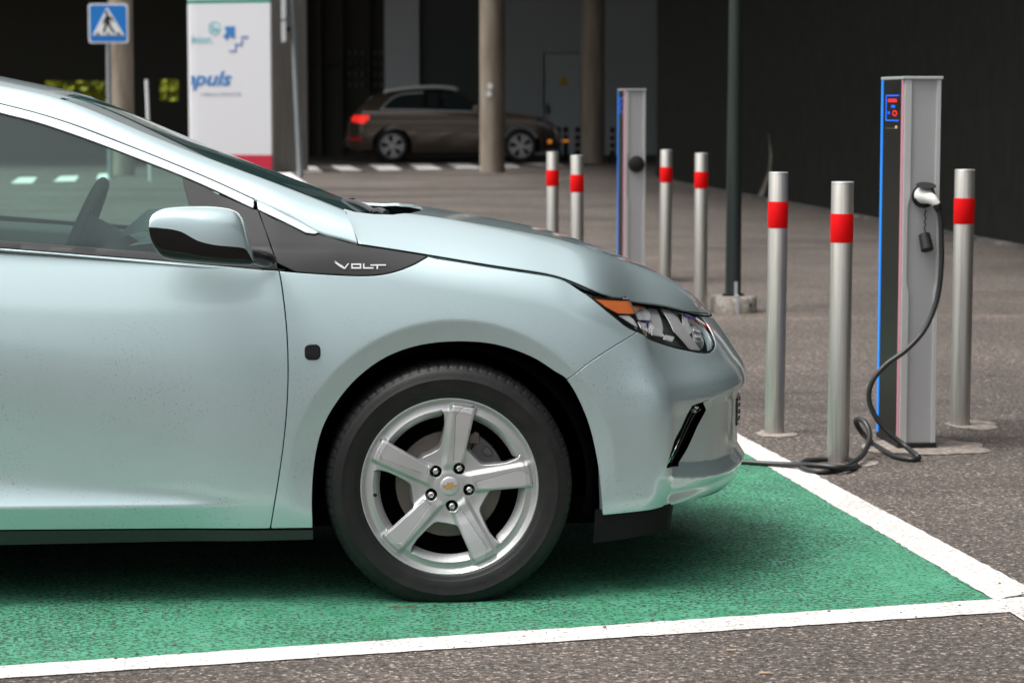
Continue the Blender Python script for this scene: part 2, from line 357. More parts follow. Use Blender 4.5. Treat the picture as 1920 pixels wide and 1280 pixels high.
def panel(name, m, surf, poly, parent=None, holes=(), step=.012, inset=.0022, off=0., flange=.012, lip=.0016, mirror=False, both=False, label=None, rnd=0, hinset=None, ret=None, lines=(), hflange=True):
    poly = np.asarray(poly, float)
    if area(poly) < 0: poly = poly[::-1]
    poly = insetpoly(poly, inset); bd = resample(poly, step)
    hs_ = []
    for hp in holes:
        hp = np.asarray(hp, float); hp = insetpoly(hp if area(hp) > 0 else hp[::-1], -(inset if hinset is None else hinset)); hs_.append(resample(hp, step))
    lo = poly.min(0); hi = poly.max(0)
    gx = np.arange(lo[0] + step * .5, hi[0], step); gy = np.arange(lo[1] + step * .5, hi[1], step)
    G = np.stack(np.meshgrid(gx, gy), -1).reshape(-1, 2)
    LN = []
    for q in lines:
        q = np.asarray(q, float); dd_ = np.r_[0, np.cumsum(np.linalg.norm(np.diff(q, axis=0), axis=1))]; t_ = np.linspace(0, dd_[-1], max(2, int(dd_[-1] / step) + 1))
        q = np.stack([np.interp(t_, dd_, q[:, 0]), np.interp(t_, dd_, q[:, 1])], -1); k = inpoly(q, bd) & (distpoly(q, bd) > step * .35)
        for h_ in hs_: k &= ~inpoly(q, h_) & (distpoly(q, h_) > step * .35)
        LN.append((q, k))
        if len(G): G = G[np.min(np.linalg.norm(G[:, None] - q[None], axis=2), axis=1) > step * .8] if len(q) * len(G) < 8e6 else G
    if len(G):
        k = inpoly(G, bd) & (distpoly(G, bd) > step * .45)
        for h_ in hs_: k &= ~inpoly(G, h_) & (distpoly(G, h_) > step * .45)
        G = G[k]
    loops = [bd] + hs_; base = 0; edges = []; pts = []
    for L in loops:
        n = len(L); edges += [(base + i, base + (i+1) % n) for i in range(n)]; pts.append(L); base += n
    for q, k in LN:
        idx = np.where(k)[0]; mpq = {int(i): base + j for j, i in enumerate(idx)}; pts.append(q[idx]); base += len(idx)
        edges += [(mpq[int(i)], mpq[int(i) + 1]) for i in idx if int(i) + 1 in mpq]
    nb = base; Q = np.vstack(pts + [G])
    r = delaunay_2d_cdt([Vector(q) for q in Q], edges, [], 0, 1e-7)
    Q = np.array([tuple(q) for q in r[0]]); T = np.array([f for f in r[2] if len(f) == 3])
    orig = r[3]; mp = {}
    for i, oo in enumerate(orig):
        for q in oo: mp[q] = i
    cen = Q[T].mean(1); k = inpoly(cen, bd)
    for h_ in hs_: k &= ~inpoly(cen, h_)
    T = T[k]; A = Q[T]; ar = (A[:, 1, 0]-A[:, 0, 0])*(A[:, 2, 1]-A[:, 0, 1]) - (A[:, 1, 1]-A[:, 0, 1])*(A[:, 2, 0]-A[:, 0, 0])
    T = T[np.abs(ar) > 1e-12]; ar = ar[np.abs(ar) > 1e-12]; T = np.where(ar[:, None] > 0, T, T[:, ::-1])
    P, N = evalS(surf, Q); P = P + N * off
    V = list(P); NN = list(N); Fc = [tuple(x) for x in T]
    if flange:
        b0 = 0
        for li, L in enumerate(loops):
            n = len(L); idx = [mp.get(b0 + i, None) for i in range(n)]; b0 += n
            idx = [i for i in idx if i is not None]; n = len(idx)
            if n < 3 or (li > 0 and not hflange): continue
            Pb = P[idx]; Nb = N[idx]; Tn = np.roll(Pb, -1, 0) - np.roll(Pb, 1, 0); Tn /= np.linalg.norm(Tn, axis=1)[:, None] + 1e-12
            O = np.cross(Tn, Nb); O /= np.linalg.norm(O, axis=1)[:, None] + 1e-12      # outward for a ccw loop
            if li > 0: O = -O if area(L) < 0 else -O
            s_ = len(V)
            V += list(Pb + O * lip - Nb * lip); NN += list(O * .8 + Nb * .2)
            V += list(Pb + O * lip - Nb * flange); NN += list(O)
            for i in range(n):
                j = (i+1) % n; q1 = (idx[i], s_ + i, s_ + j, idx[j]); q2 = (s_ + i, s_ + n + i, s_ + n + j, s_ + j)
                if li > 0: q1 = q1[::-1]; q2 = q2[::-1]
                Fc += [q1, q2]
    V = np.array(V); NN = np.array(NN); NN /= np.linalg.norm(NN, axis=1)[:, None] + 1e-12
    def flip(V, NN, Fc):
        V2 = V.copy(); V2[:, 1] = 2 * CY - V2[:, 1]; N2 = NN.copy(); N2[:, 1] *= -1; return V2, N2, [f[::-1] for f in Fc]
    res = []
    if both:
        V2, N2, F2 = flip(V, NN, Fc); n = len(V)
        res.append(mk(name, np.vstack([V, V2]), Fc + [tuple(i + n for i in f) for f in F2], m, parent, True, np.vstack([NN, N2])))
    else:
        res.append(mk(name, V, Fc, m, parent, True, NN))
        if mirror:
            V2, N2, F2 = flip(V, NN, Fc); res.append(mk(name, V2, F2, m, parent, True, N2))
    if label:
        for o in res: o['label'] = label
    if ret is not None: ret.extend(res)
    return res[0]
def gridmesh(name, m, P, parent=None, off=0., smooth=True, flipn=False, close=False):
    """P: (nu, nv, 3) array of points -> smooth grid"""
    nu, nv = P.shape[:2]; V = P.reshape(-1, 3)
    Fc = [(i*nv + j, (i+1)*nv + j, (i+1)*nv + j+1, i*nv + j+1) for i in range(nu-1) for j in range(nv-1)]
    if flipn: Fc = [f[::-1] for f in Fc]
    return mk(name, V, Fc, m, parent, smooth)
def text_mesh(txt, size, shear=0., offset=0., extrude=.002):
    cu = bpy.data.curves.new('t', 'FONT'); cu.body = txt; cu.size = size; cu.shear = shear; cu.offset = offset; cu.extrude = extrude; cu.resolution_u = 4
    o = bpy.data.objects.new('t', cu); C.objects.link(o); dg = bpy.context.evaluated_depsgraph_get(); dg.update()
    me = bpy.data.meshes.new_from_object(o.evaluated_get(dg)); V = [tuple(v.co) for v in me.vertices]; Fc = [tuple(p.vertices) for p in me.polygons]
    bpy.data.objects.remove(o); bpy.data.curves.remove(cu); bpy.data.meshes.remove(me); return np.array(V), Fc
def copy_tree(o, parent=None):
    c = o.copy(); C.objects.link(c); c.parent = parent
    for ch in list(o.children): copy_tree(ch, c)
    return c
#@@SETTING
# ================================================================== setting
def poly_sheet(name, pts, z, m, **k):
    V = [(x, y, z) for x, y in pts]; return mk(name, V, [tuple(range(len(V)))], m, None, False)
def gp(*l): return [tuple(gnd(*p)[:2]) for p in l]
g = mk('ground', [(-300, -300, 0), (300, -300, 0), (300, 600, 0), (-300, 600, 0)], [(0, 1, 2, 3)], asphalt, None, False); tag(g, kind='structure')
def rough_poly(pts, amp=.002, step=.03):
    P = resample(np.array(pts), step); 
    return [tuple(p + rng.normal(0, amp, 2)) for p in P]
def extend(a, b, k): a = np.array(a); b = np.array(b); return tuple(a + (b - a) * k)
# bay: side line, front line, green field
A0, A1 = gp((0, 1250), (1865, 1124)); B0, B1 = gp((0, 1273), (1909, 1147))
L0 = extend(A1, A0, 1.9)
G0, G1 = gp((1440, 875), (1865, 1125)); H0, H1 = gp((1500, 875), (1920, 1097))
fg = extend(G1, G0, 3.2); fh = extend(H1, H0, 3.2)
tag(poly_sheet('green_parking_bay', rough_poly([L0, A1, G1, fg, (fg[0] - 6, fg[1] - 1.9)], .0015), .0010, green_p), kind='structure')
Bx = extend(B0, B1, 1.25); Ax = extend(A0, A1, 1.27)
sideL = rough_poly([extend(B1, B0, 1.9), Bx, Ax, extend(A1, A0, 1.9)]); 
tag(mk('bay_side_line', [(x, y, .003) for x, y in sideL], [tuple(range(len(sideL)))], white_p, None, False), kind='structure')
frontL = rough_poly([G1, extend(G0, G1, 1.0), extend(H0, H1, 1.04), fh, fg])
tag(mk('bay_front_line', [(x, y, .002) for x, y in frontL], [tuple(range(len(frontL)))], white_p, None, False), kind='structure')
# far bay line continuing past the corner
cl = gp((1880, 1140), (1920, 1130), (1990, 1180), (1950, 1185))
tag(mk('bay_line', [(x, y, .004) for x, y in cl], [(0, 1, 2, 3)], white_p, None, False), kind='structure')
# crosswalk
cwm = MB()
for q in [((20, 344), (60, 344), (70, 333), (36, 333)), ((100, 341), (141, 340), (148, 330), (113, 331)), ((180, 336), (210, 336), (214, 326), (186, 326)),
          ((552, 323), (606, 323), (590, 312), (548, 312)), ((640, 321), (680, 321), (655, 311), (618, 311)), ((712, 320), (755, 319), (735, 309), (690, 309)), ((784, 318), (830, 318), (805, 308), (765, 308)),
          ((858, 316), (905, 316), (880, 307), (835, 307)), ((940, 314), (975, 314), (960, 306), (925, 306)), ((1010, 311), (1060, 311), (1040, 306), (975, 306))]:
    P = gp(*q); cwm.add([(x, y, .004) for x, y in P], [(0, 1, 2, 3)])
tag(cwm.build('crosswalk_stripes', white_far), kind='structure')
cwl = gp((520, 325), (545, 325), (585, 352), (560, 352)); tag(mk('lane_line', [(x, y, .004) for x, y in cwl], [(0, 1, 2, 3)], white_far, None, False), kind='structure')
# concrete collars at the posts
def patch(px, py, rx, ry, dx=0):
    c = gnd(px, py); n = 28; V = []
    for k in range(n):
        a = 2 * math.pi * k / n; q = 1 + .08 * math.sin(3*a + px) + .05 * math.sin(7*a) + .05 * rng.normal(); V.append((c[0] + dx + rx * q * math.cos(a), c[1] + ry * q * math.sin(a), .003))
    tag(mk('concrete_patch', V, [tuple(range(n))], conc_patch, None, False), kind='structure')
stain(green_p, gnd(757, 1138), .16, .09, (.085, .055, .04))
patch(1454, 813, .080, .11); patch(1815, 797, .10, .15, .02); patch(1590, 868, .06, .08, .05); patch(1725, 838, .24, .22, .02)
# loose grit
gr = MB()
for i in range(420):
    px, py = random.uniform(-60, 1980), random.choice([random.uniform(1110, 1290), random.uniform(880, 1290), random.uniform(600, 1290)])
    if py < 1290 and px < 1100 and py < 1130: continue
    c = gnd(px, py); r = random.choice([.0015, .002, .0025, .0045]) * random.uniform(.7, 1.3)
    V = []; 
    for p in [(1,0,0),(-1,0,0),(0,1,0),(0,-1,0),(0,0,1),(.6,.6,.5),(-.6,.5,.5)]: V.append((c[0] + r*p[0]*random.uniform(.6,1.3), c[1] + r*p[1]*random.uniform(.6,1.3), (.004 + r*(p[2])*.6)))
    gr.add(V, [(0, 2, 5), (2, 4, 5), (0, 5, 4), (2, 1, 6), (2, 6, 4), (1, 3, 4), (1, 4, 6), (3, 0, 4)])
tag(gr.build('gravel', pebm), 'loose grit scattered over the green bay and asphalt', 'gravel', kind='stuff')
for i, (px, py, dx) in enumerate([(1371, 1221, .022), (1434, 1264, .026), (1838, 1172, .010)]):
    c = gnd(px, py); b = MB().box(-dx/2, dx/2, -.0035, .0035, 0, .004).build('wood_chip', woodm, None, loc=(c[0], c[1], .002)); b.rotation_euler[2] = .1 * i
    tag(b, ['short pale wood chip lying nearest below the white side line', 'longest pale wood chip at the bottom edge of the asphalt', 'tiny pale chip lying just beyond the corner of the white lines'][i], 'wood chip', 'wood chips on the asphalt')
# ------------------------------------------------------------------ right hand dark wall
wa = gnd(1230, 335); wb = gnd(1920, 465); wd = (wb - wa); wl = np.linalg.norm(wd); wd /= wl
wall = empty('dark_concrete_wall', tuple(wa), math.atan2(wd[1], wd[0]))
tag(wall, 'long dark grey concrete wall receding on the right behind the chargers', 'wall')
wm = MB().box(0, wl + 16, -.0, .4, 0, 6.19); wm.build('wall_panel', wall_m, wall)
cr = MB()   # pale lime run at a joint of the wall
sX = None
for (px, py, wpx) in [(1442, 250, 1), (1446, 290, 5), (1444, 320, 8), (1436, 345, 10), (1428, 365, 14), (1418, 378, 22)]:
    d = ray(px, py); nrm = np.array([-wd[1], wd[0], 0]); k = ((wa - CAM) @ nrm) / (d @ nrm); p = CAM + d * k; q = (p - wa); cr.V.append((q @ wd - wpx*.0040*3, -.006, p[2])); cr.V.append((q @ wd + wpx*.0040*3, -.006, p[2]))
cr.F = [(2*i, 2*i+1, 2*i+3, 2*i+2) for i in range(5)]
lime = colmat('lime_stain', (.17, .155, .13), (.06, .055, .045), (1, 1, 1)); cr.build('lime_stain', lime, wall)
ed = MB().box(0, wl + 16, -.10, -.002, 0, .03); ed.build('wall_footing', speckle('footing', (.10, .09, .085), (.04, .04, .035), (.2, .18, .17), 5, .9, 0, False), wall)
# ------------------------------------------------------------------ building overhead and behind
bld = empty('parking_building', (0, 60, 0)); tag(bld, 'dark concrete building with an open undercroft behind the cars', 'building')
def bpart(name, m, mb, **k): return mb.build(name, m, bld, **k)
# unseen deck along wall and columns, edge and height shaped for the shade
deck = [(16, -2), (30, 10), (30, 72), (-45, 72), (-45, 47.5), (-1.6, 47.5), (-1.4, 36), (.4, 26), (2.6, 17), (5.5, 9), (7, -2)]
bpart('roof_slab', facadem, MB().prism([(x, y - 60) for x, y in deck], 6.2, 7.1))
BY = 60.
def bx(px): return (px - 960) / FPX * BY * 1.0
def bz(py): return CH + (YH - py) / FPX * BY
bk = MB(); t_ = .3
bk.box(-45, bx(85), 0, t_, 0, 6.19); bk.box(bx(205), bx(300), 0, t_, 0, 6.19); bk.box(bx(338), bx(724), 0, t_, 0, 6.19)
bk.box(bx(85), bx(205), 0, t_, 0, bz(192)); bk.box(bx(85), bx(205), 0, t_, bz(152), 6.19); bk.box(bx(300), bx(338), 0, t_, 0, bz(190)); bk.box(bx(300), bx(338), 0, t_, bz(150), 6.19)
bpart('back_wall', mat('back_wall_dark', (.09, .09, .078), .9, spec=0.), bk)
bpart('light_wall_panel', corrlight, MB().box(bx(724), bx(788), -.3, .1, 0, 6.19))
sh = MB().box(bx(788), bx(946), -.05, .3, 0, 6.19); bpart('roller_shutter', shut, sh)
bpart('metal_cladding', corr, MB().box(bx(946), bx(1018), -.2, .3, 0, 6.19).box(bx(1090), bx(1330), -.2, .3, 0, 6.19).box(bx(1018), bx(1090), -.2, .3, bz(100), 6.19).box(bx(1000), bx(1100), .05, .4, 0, 6.19))
dr = bpart('service_door', doorm, MB().box(bx(1020), bx(1088), -.14, .1, 0, bz(102)), bevel=.01)
tri = MB().plate([(bx(1046), bz(160)), (bx(1064), bz(160)), (bx(1055), bz(140))], -.16, -.145); o = tri.build('warning_triangle', yellow, dr)
o = MB().box(bx(1024), bx(1028), -.22, -.14, 1.0, 1.25).build('handle', signblack, dr)
screenm = mat('screen_pale', (.14, .16, .155), .6)
for r_ in range(4):
    for c_ in range(6): x = bx(655 + c_ * 12); z = bz(165 - r_ * 20); bpart('screen_hole', screenm, MB().box(x, x + .06, -.12, -.0, z, z + .12))

pip = MB()
for px_ in (575, 600, 640, 690): pip.box(bx(px_), bx(px_) + .08, -.3, -.1, 0, 6.19)
pip.box(bx(560), bx(724), -.35, -.2, bz(120), bz(118)); bpart('rail_frame', mat('rail_dark', (.035, .035, .033), .6), pip)
bpart('side_wall', facadem, MB().box(-45, -44.6, -16, 12, 0, 6.19))
# columns
def column(px, py, wpx, label, m=col_m, h_=6.19):
    p = gnd(px, py); r = wpx / FPX * p[1] / 2; p = p + np.array([0, r, 0])
    c = empty('concrete_column', (p[0], p[1], 0)); tag(c, label, 'column', 'round concrete columns of the undercroft')
    mb = MB(); prof = [(r, 0), (r, h_)]; mb.lathe(prof, 40); mb.build('shaft', m, c, True)
    return c, r, p
c1, r1, p1 = column(923, 324, 47, 'round beige concrete column standing in front of the bronze car')
sk = MB();
for dx_, z_ in ((-.04, 1.58), (-.06, 1.44)): sk.plate([(dx_ + .05*math.cos(a), z_ + .06*math.sin(a)) for a in np.linspace(0, 2*math.pi, 10)[:-1]], -r1 - .012, -r1 + .02)
sk.build('paper_sticker', signwhite, c1)
bandm = MB().lathe([(r1 + .002, 3.25), (r1 + .008, 3.255), (r1 + .008, 3.31), (r1 + .002, 3.315)], 40); bandm.build('metal_strap', galvl, c1, True)
column(1112, 307, 44, 'round concrete column at the right beside the service door')
column(227, 330, 45, 'round concrete column behind the blue pedestrian sign')
# advert pillar
aY = 44.7; pa = atY(350, 322, 45.3); pb = atY(511, 322, 44.7); pc = atY(554, 322, 45.9)
ad = empty('advert_pillar', (pb[0], pb[1], 0), math.atan2(pb[1] - pa[1], pb[0] - pa[0])); tag(ad, 'thick grey concrete pillar wrapped in a white advertising banner', 'pillar')
W_ = math.hypot(pb[0] - pa[0], pb[1] - pa[1])
fp = [(-W_ + .02, .25), (-W_ + .05, .08), (-W_ + .14, .01), (-W_ + .25, 0), (0, 0), (.02, .02), (.13, 1.2), (.1, 1.35), (-W_ + .2, 1.35), (-W_ + .02, 1.1)]
MB().prism(fp, 0, 1.93).prism([(x*.999, y*.999) for x, y in fp], 1.945, 6.19).prism([(x*.98, y*.98+.01) for x, y in fp], 1.93, 1.945).build('shaft', pillar_m, ad)
def zad(py): return CH + (YH - py) / FPX * aY
def xad(px): return (px - 511) / FPX * aY
bfp = [(-W_ + .0, .22), (-W_ + .03, .06), (-W_ + .13, -.02), (-W_ + .25, -.035), (0, -.035), (0, -.003), (-W_ + .25, -.003), (-W_ + .14, .008), (-W_ + .04, .075), (-W_ + .01, .25)]
bn = MB().prism(bfp, zad(290), zad(8)).prism(bfp, zad(1), 4.2).build('banner', banner, ad)
MB().prism([(x, y - .001) for x, y in bfp], .06, zad(290)).build('red_base_band', bred, bn); MB().prism([(x, y - .001) for x, y in bfp], zad(8), zad(1)).build('green_stripe', bgreen, bn)
def put_text(txt, px, py, hpx, m, name, parent, shear=0., off=0., px1=0.):
    V, Fc = text_mesh(txt, 1., shear, off, .003); sz = hpx / FPX * aY / .7
    mn, mxx = V[:, 0].min(), V[:, 0].max(); sx = (px1 - px) / FPX * aY / ((mxx - mn) * sz)
    P = np.stack([xad(px) + (V[:, 0] - mn) * sz * sx, -.04 - V[:, 2] * .6, zad(py) + V[:, 1] * sz], -1)
    o = mk(name, P, Fc, m, parent, False)
    bm = bmesh.new(); bm.from_mesh(o.data)
    bmesh.ops.bisect_plane(bm, geom=bm.verts[:] + bm.edges[:] + bm.faces[:], plane_co=(-W_ + .14, 0, 0), plane_no=(-1, 0, 0), clear_outer=True); bm.to_mesh(o.data); bm.free(); return o
put_text('Union.', 338, 82, 16, bteal, 'teal_lettering', bn, 0, 0, 392)
put_text('mpuls', 316, 160, 26, bblue, 'blue_lettering', bn, .3, .025, 431)
put_text('HERAS IPROTIS', 367, 180, 6.5, bgrey, 'small_lettering', bn, 0, 0, 449)
ringm = MB(); n = 28
for k in range(n):
    a0 = 2*math.pi*k/n; a1 = 2*math.pi*(k+1)/n; c0 = (xad(396), zad(54)); R0, R1 = 12.5/FPX*aY, 10.8/FPX*aY
    ringm.plate([(c0[0] + R1*math.cos(a0), c0[1] + R1*math.sin(a0)), (c0[0] + R0*math.cos(a0), c0[1] + R0*math.sin(a0)), (c0[0] + R0*math.cos(a1), c0[1] + R0*math.sin(a1)), (c0[0] + R1*math.cos(a1), c0[1] + R1*math.sin(a1))], -.042, -.03)
ringm.build('ring_logo', bteal, bn); put_text('5a', 388, 60, 11, bteal, 'ring_lettering', bn, 0, .02, 404)
ar = [(421, 76), (414, 69), (421, 62), (418, 58), (418, 51), (438, 51), (438, 72), (432, 72), (429, 68)]
MB().plate([(xad(x), zad(y)) for x, y in ar][::-1], -.045, -.034).build('arrow', bblue, bn)
st = MB()
for (x0, x1, y0, y1) in ((426, 441, 95, 98), (438, 441, 83, 98), (438, 454, 83, 86), (451, 454, 70, 86), (451, 466, 69, 72)): st.plate([(xad(x0), zad(y1)), (xad(x1), zad(y1)), (xad(x1), zad(y0)), (xad(x0), zad(y0))], -.045 - .0005 * (x1 - x0 < 4), -.034)
st.build('stair_symbol', bblue2, bn)
# pedestrian sign
pY = 41.; ps = atY(206.5, 300, pY); sg = empty('pedestrian_crossing_sign', (ps[0], pY, 0)); tag(sg, 'square blue pedestrian crossing sign on a grey pole', 'road sign')
def zs(py): return CH + (YH - py - 2.5) / FPX * pY
def xs(px): return (px - 202.5) / FPX * pY
MB().lathe([(0, 0), (.045, 0), (.045, zs(10)), (0, zs(10))], 16).build('pole', galv, sg, True)
def rrect(x0, x1, z0, z1, r, n=5):
    out = []
    for cx, cz, a in ((x1-r, z1-r, 0), (x0+r, z1-r, 90), (x0+r, z0+r, 180), (x1-r, z0+r, 270)):
        for k in range(n+1): q = math.radians(a + 90*k/n); out.append((cx + r*math.cos(q), cz + r*math.sin(q)))
    return out
sp = MB().plate(rrect(xs(167.5), xs(241.5), zs(80.5), zs(7.5), .05), -.07, -.05).build('sign_plate', signwhite, sg)
MB().plate(rrect(xs(170.5), xs(238.5), zs(77.5), zs(10.5), .04), -.075, -.068).build('blue_field', signblue, sp)
MB().plate([(xs(175), zs(66)), (xs(234), zs(66)), (xs(203), zs(14))], -.08, -.073).build('white_triangle', signwhite, sp)
fg_ = MB(); sc_ = lambda l: [(xs(167 + x / 2.977 - 167 + 0), zs(y / 2.977)) for x, y in l]
for l in ([(592, 70), (600, 62), (608, 66), (610, 76), (602, 84), (594, 80)], [(598, 86), (612, 84), (620, 100), (618, 128), (604, 136), (594, 128), (592, 105)], [(596, 126), (606, 130), (590, 180), (578, 180)], [(604, 130), (616, 124), (626, 150), (650, 184), (638, 186), (616, 158)],
          [(614, 88), (634, 104), (640, 124), (632, 124), (626, 110), (612, 102)], [(596, 92), (584, 112), (578, 132), (586, 134), (592, 118), (600, 106)], [(536, 192), (552, 178), (562, 192)], [(600, 192), (608, 178), (620, 192)], [(652, 192), (662, 176), (680, 192)]):
    fg_.plate(sc_(l)[::-1], -.086, -.078)
fg_.build('walking_figure', signblack, sp)
# leaning galvanised pole with sign backs
q0 = gnd(563, 333); q1 = atY(545, -60, q0[1]); lp = empty('leaning_sign_pole', (q0[0], q0[1], 0)); tag(lp, 'leaning galvanised pole beside the white banner, signs seen edge-on', 'sign pole')
tp = q1 - q0; MB().tube([(0, 0, 0), tuple(tp * .5), tuple(tp)], .052, 14).build('pole', galv, lp, True)
for i, (py0, py1) in enumerate(((-20, 38), (42, 80))):
    z0 = CH + (YH - py1) / FPX * q0[1]; z1 = CH + (YH - py0) / FPX * q0[1]; xx = (535 - 563) / FPX * q0[1]
    MB().add([(xx - .08, .35, z0), (xx - .06, .35, z0), (xx + .06, -.25, z0), (xx + .04, -.25, z0), (xx - .08, .35, z1), (xx - .06, .35, z1), (xx + .06, -.25, z1), (xx + .04, -.25, z1)], [(0, 1, 2, 3), (4, 5, 6, 7), (0, 1, 5, 4), (1, 2, 6, 5), (2, 3, 7, 6), (3, 0, 4, 7)]).build('sign_plate', galvl, lp)
    MB().box(xx, xx + .16, -.03, .03, z1 - .18, z1 - .1).build('bracket', signblack, lp)
# thin white post
q0 = gnd(282, 340); o = MB().tube([(0, 0, 0), (-.03, 0, 1.3), (-.04, 0, CH + (YH - 150) / FPX * q0[1])], .028, 8).build('thin_post', signwhite, None, True, loc=tuple(q0)); tag(o, 'thin white post standing between the round column and the banner', 'post')
# black posts with pale bands by the service door
def marker(px, py, top, special, label):
    p = gnd(px, py); hh_ = CH + (YH - top) / FPX * p[1]; e = empty('marker_post', tuple(p)); tag(e, label, 'post', 'short black marker posts by the grey cladding')
    MB().lathe([(0, 0), (.06, 0), (.06, hh_), (.03, hh_ + .03), (0, hh_ + .03)], 14).build('post', signblack, e, True)
    for k in range(3 if not special else 2): z = hh_ - .15 - k * .16; MB().lathe([(.061, z), (.065, z), (.065, z + .05), (.061, z + .05)], 14).build('band', galvl if not special or k == 0 else amberl, e, True)  # amber reflective band emits, standing in for the light it returns
marker(1047, 300, 240, 0, 'black banded marker post nearest the front of the bronze car'); marker(1061, 300, 240, 1, 'black marker post with an amber reflective band, glow added'); marker(1083, 302, 240, 0, 'black banded marker post just left of the right-hand column'); marker(1148, 303, 241, 0, 'black banded marker post just left of the smaller charging station')
# hedge far beyond the undercroft
hv = MB()
for i in range(9000):
    x = random.uniform(-19, -8.5); z = random.uniform(0, 4.2); y = 84 + random.uniform(0, 2.5) + .8*math.sin(x*1.3+z); s_ = random.uniform(.10, .26); d1 = np.array([random.gauss(0, 1) for _ in range(3)]); d1 /= np.linalg.norm(d1); d2 = np.cross(d1, [random.gauss(0, 1) for _ in range(3)]); d2 /= np.linalg.norm(d2); c = np.array([x, y, z])
    hv.add([c - d1*s_, c - d2*s_*.5, c + d1*s_, c + d2*s_*.5], [(0, 1, 2, 3)])
hd = empty('hedge', (-14, 84, 0)); tag(hd, 'bright yellow-green hedge seen through the gaps in the dark undercroft', 'hedge')
hv.V = [(x + 14, y - 84, z) for x, y, z in hv.V]; hv.build('foliage', leafm, hd)
MB().tube([(0, 1.2, 0), (.1, 1.3, 2), (0, 1.4, 3.6)], [.12, .08, .03], 8).build('trunk', woodm, hd)
#@@STREET
# ================================================================== bollards
def bollard(px, D, top, wpx, base=None, label=''):
    if base: p = gnd(px, base)
    else: p = np.array([(px - 960) / FPX * D, D, 0])
    D = p[1]; r = wpx / FPX * D / 2 * .995; H = CH + (YH - top) / FPX * D; p = p + np.array([0, r, 0])
    e = empty('bollard', tuple(p)); e.rotation_euler = (random.uniform(-.006, .006), random.uniform(-.006, .006), random.uniform(0, 6)); tag(e, label, 'bollard', 'steel bollards with a red band round the chargers')
    MB().lathe([(0, 0), (r, 0), (r, H - .006), (r - .002, H - .003)], 48).build('tube', brushed, e, True)
    MB().lathe([(r - .002, H - .004), (r + .0005, H - .002), (r - .001, H + .001), (0, H + .002)], 48).build('cap', galvl, e, True)
    b1 = H - .112; b0 = H - .215; MB().lathe([(r + .0008, b0), (r + .0012, b0 + .001), (r + .0012, b1 - .001), (r + .0008, b1)], 48).build('red_band', redband, e, True)
bollard(1574, 0, 341, 42, 868, 'nearest steel bollard with the cable coiled round its foot')
bollard(1454, 0, 323, 37, 814, 'steel bollard just right of the car nose, left of the cable bollard')
bollard(1803, 0, 318, 38, 799, 'steel bollard to the right of the charging station in use')
bollard(1036, 15.4, 285, 23.5, None, 'leftmost steel bollard, partly hidden by the bonnet')
bollard(1083, 14.2, 291, 25, None, 'steel bollard just left of the smaller charging station, shorter-looking of the left pair')
bollard(1248, 16.1, 281, 23, None, 'steel bollard just right of the smaller charging station')
bollard(1315, 14.8, 287, 25, None, 'steel bollard left of the dark green lamp pole')
# lamp pole with ring foot
p = gnd(1377, 587); e = empty('lamp_pole', (p[0], p[1] + .1, 0)); tag(e, 'dark green lamp pole in a low round concrete foot', 'lamp post')
rp = 27 / FPX * p[1] / 2; MB().lathe([(0, .05), (rp * 1.12, .05), (rp * 1.08, .6), (rp * .9, 2.2), (rp * .75, 5.5), (0, 5.5)], 28).build('pole', lampgreen, e, True)
rf = 45 / FPX * p[1]; MB().lathe([(rp * 1.2, .085), (rp*1.3, .10), (rf - .012, .10), (rf, .085), (rf, 0)], 40).build('concrete_foot', conc, e, True)
MB().lathe([(rp * 1.1, .1), (rp * 1.55, .1), (rp * 1.5, .112), (rp * 1.1, .112)], 28).build('collar', blackplas, e, True)
MB().box(rp*.05, rp*.05 + .022, -rf - .012, -rf - .004, .0, .1).box(rp*.05, rp*.05 + .022, -rf - .0, -rp*1.1, .104, .112).box(rp*.05, rp*.05 + .02, -rp*1.35, -rp*1.15, .11, .19).build('steel_strap', galvl, e, bevel=.002)
MB().plate([(.09, .04), (.105, .045), (.105, .062), (.09, .065)], -rf*.86, -rf*.80).build('drain_hole', signblack, e)
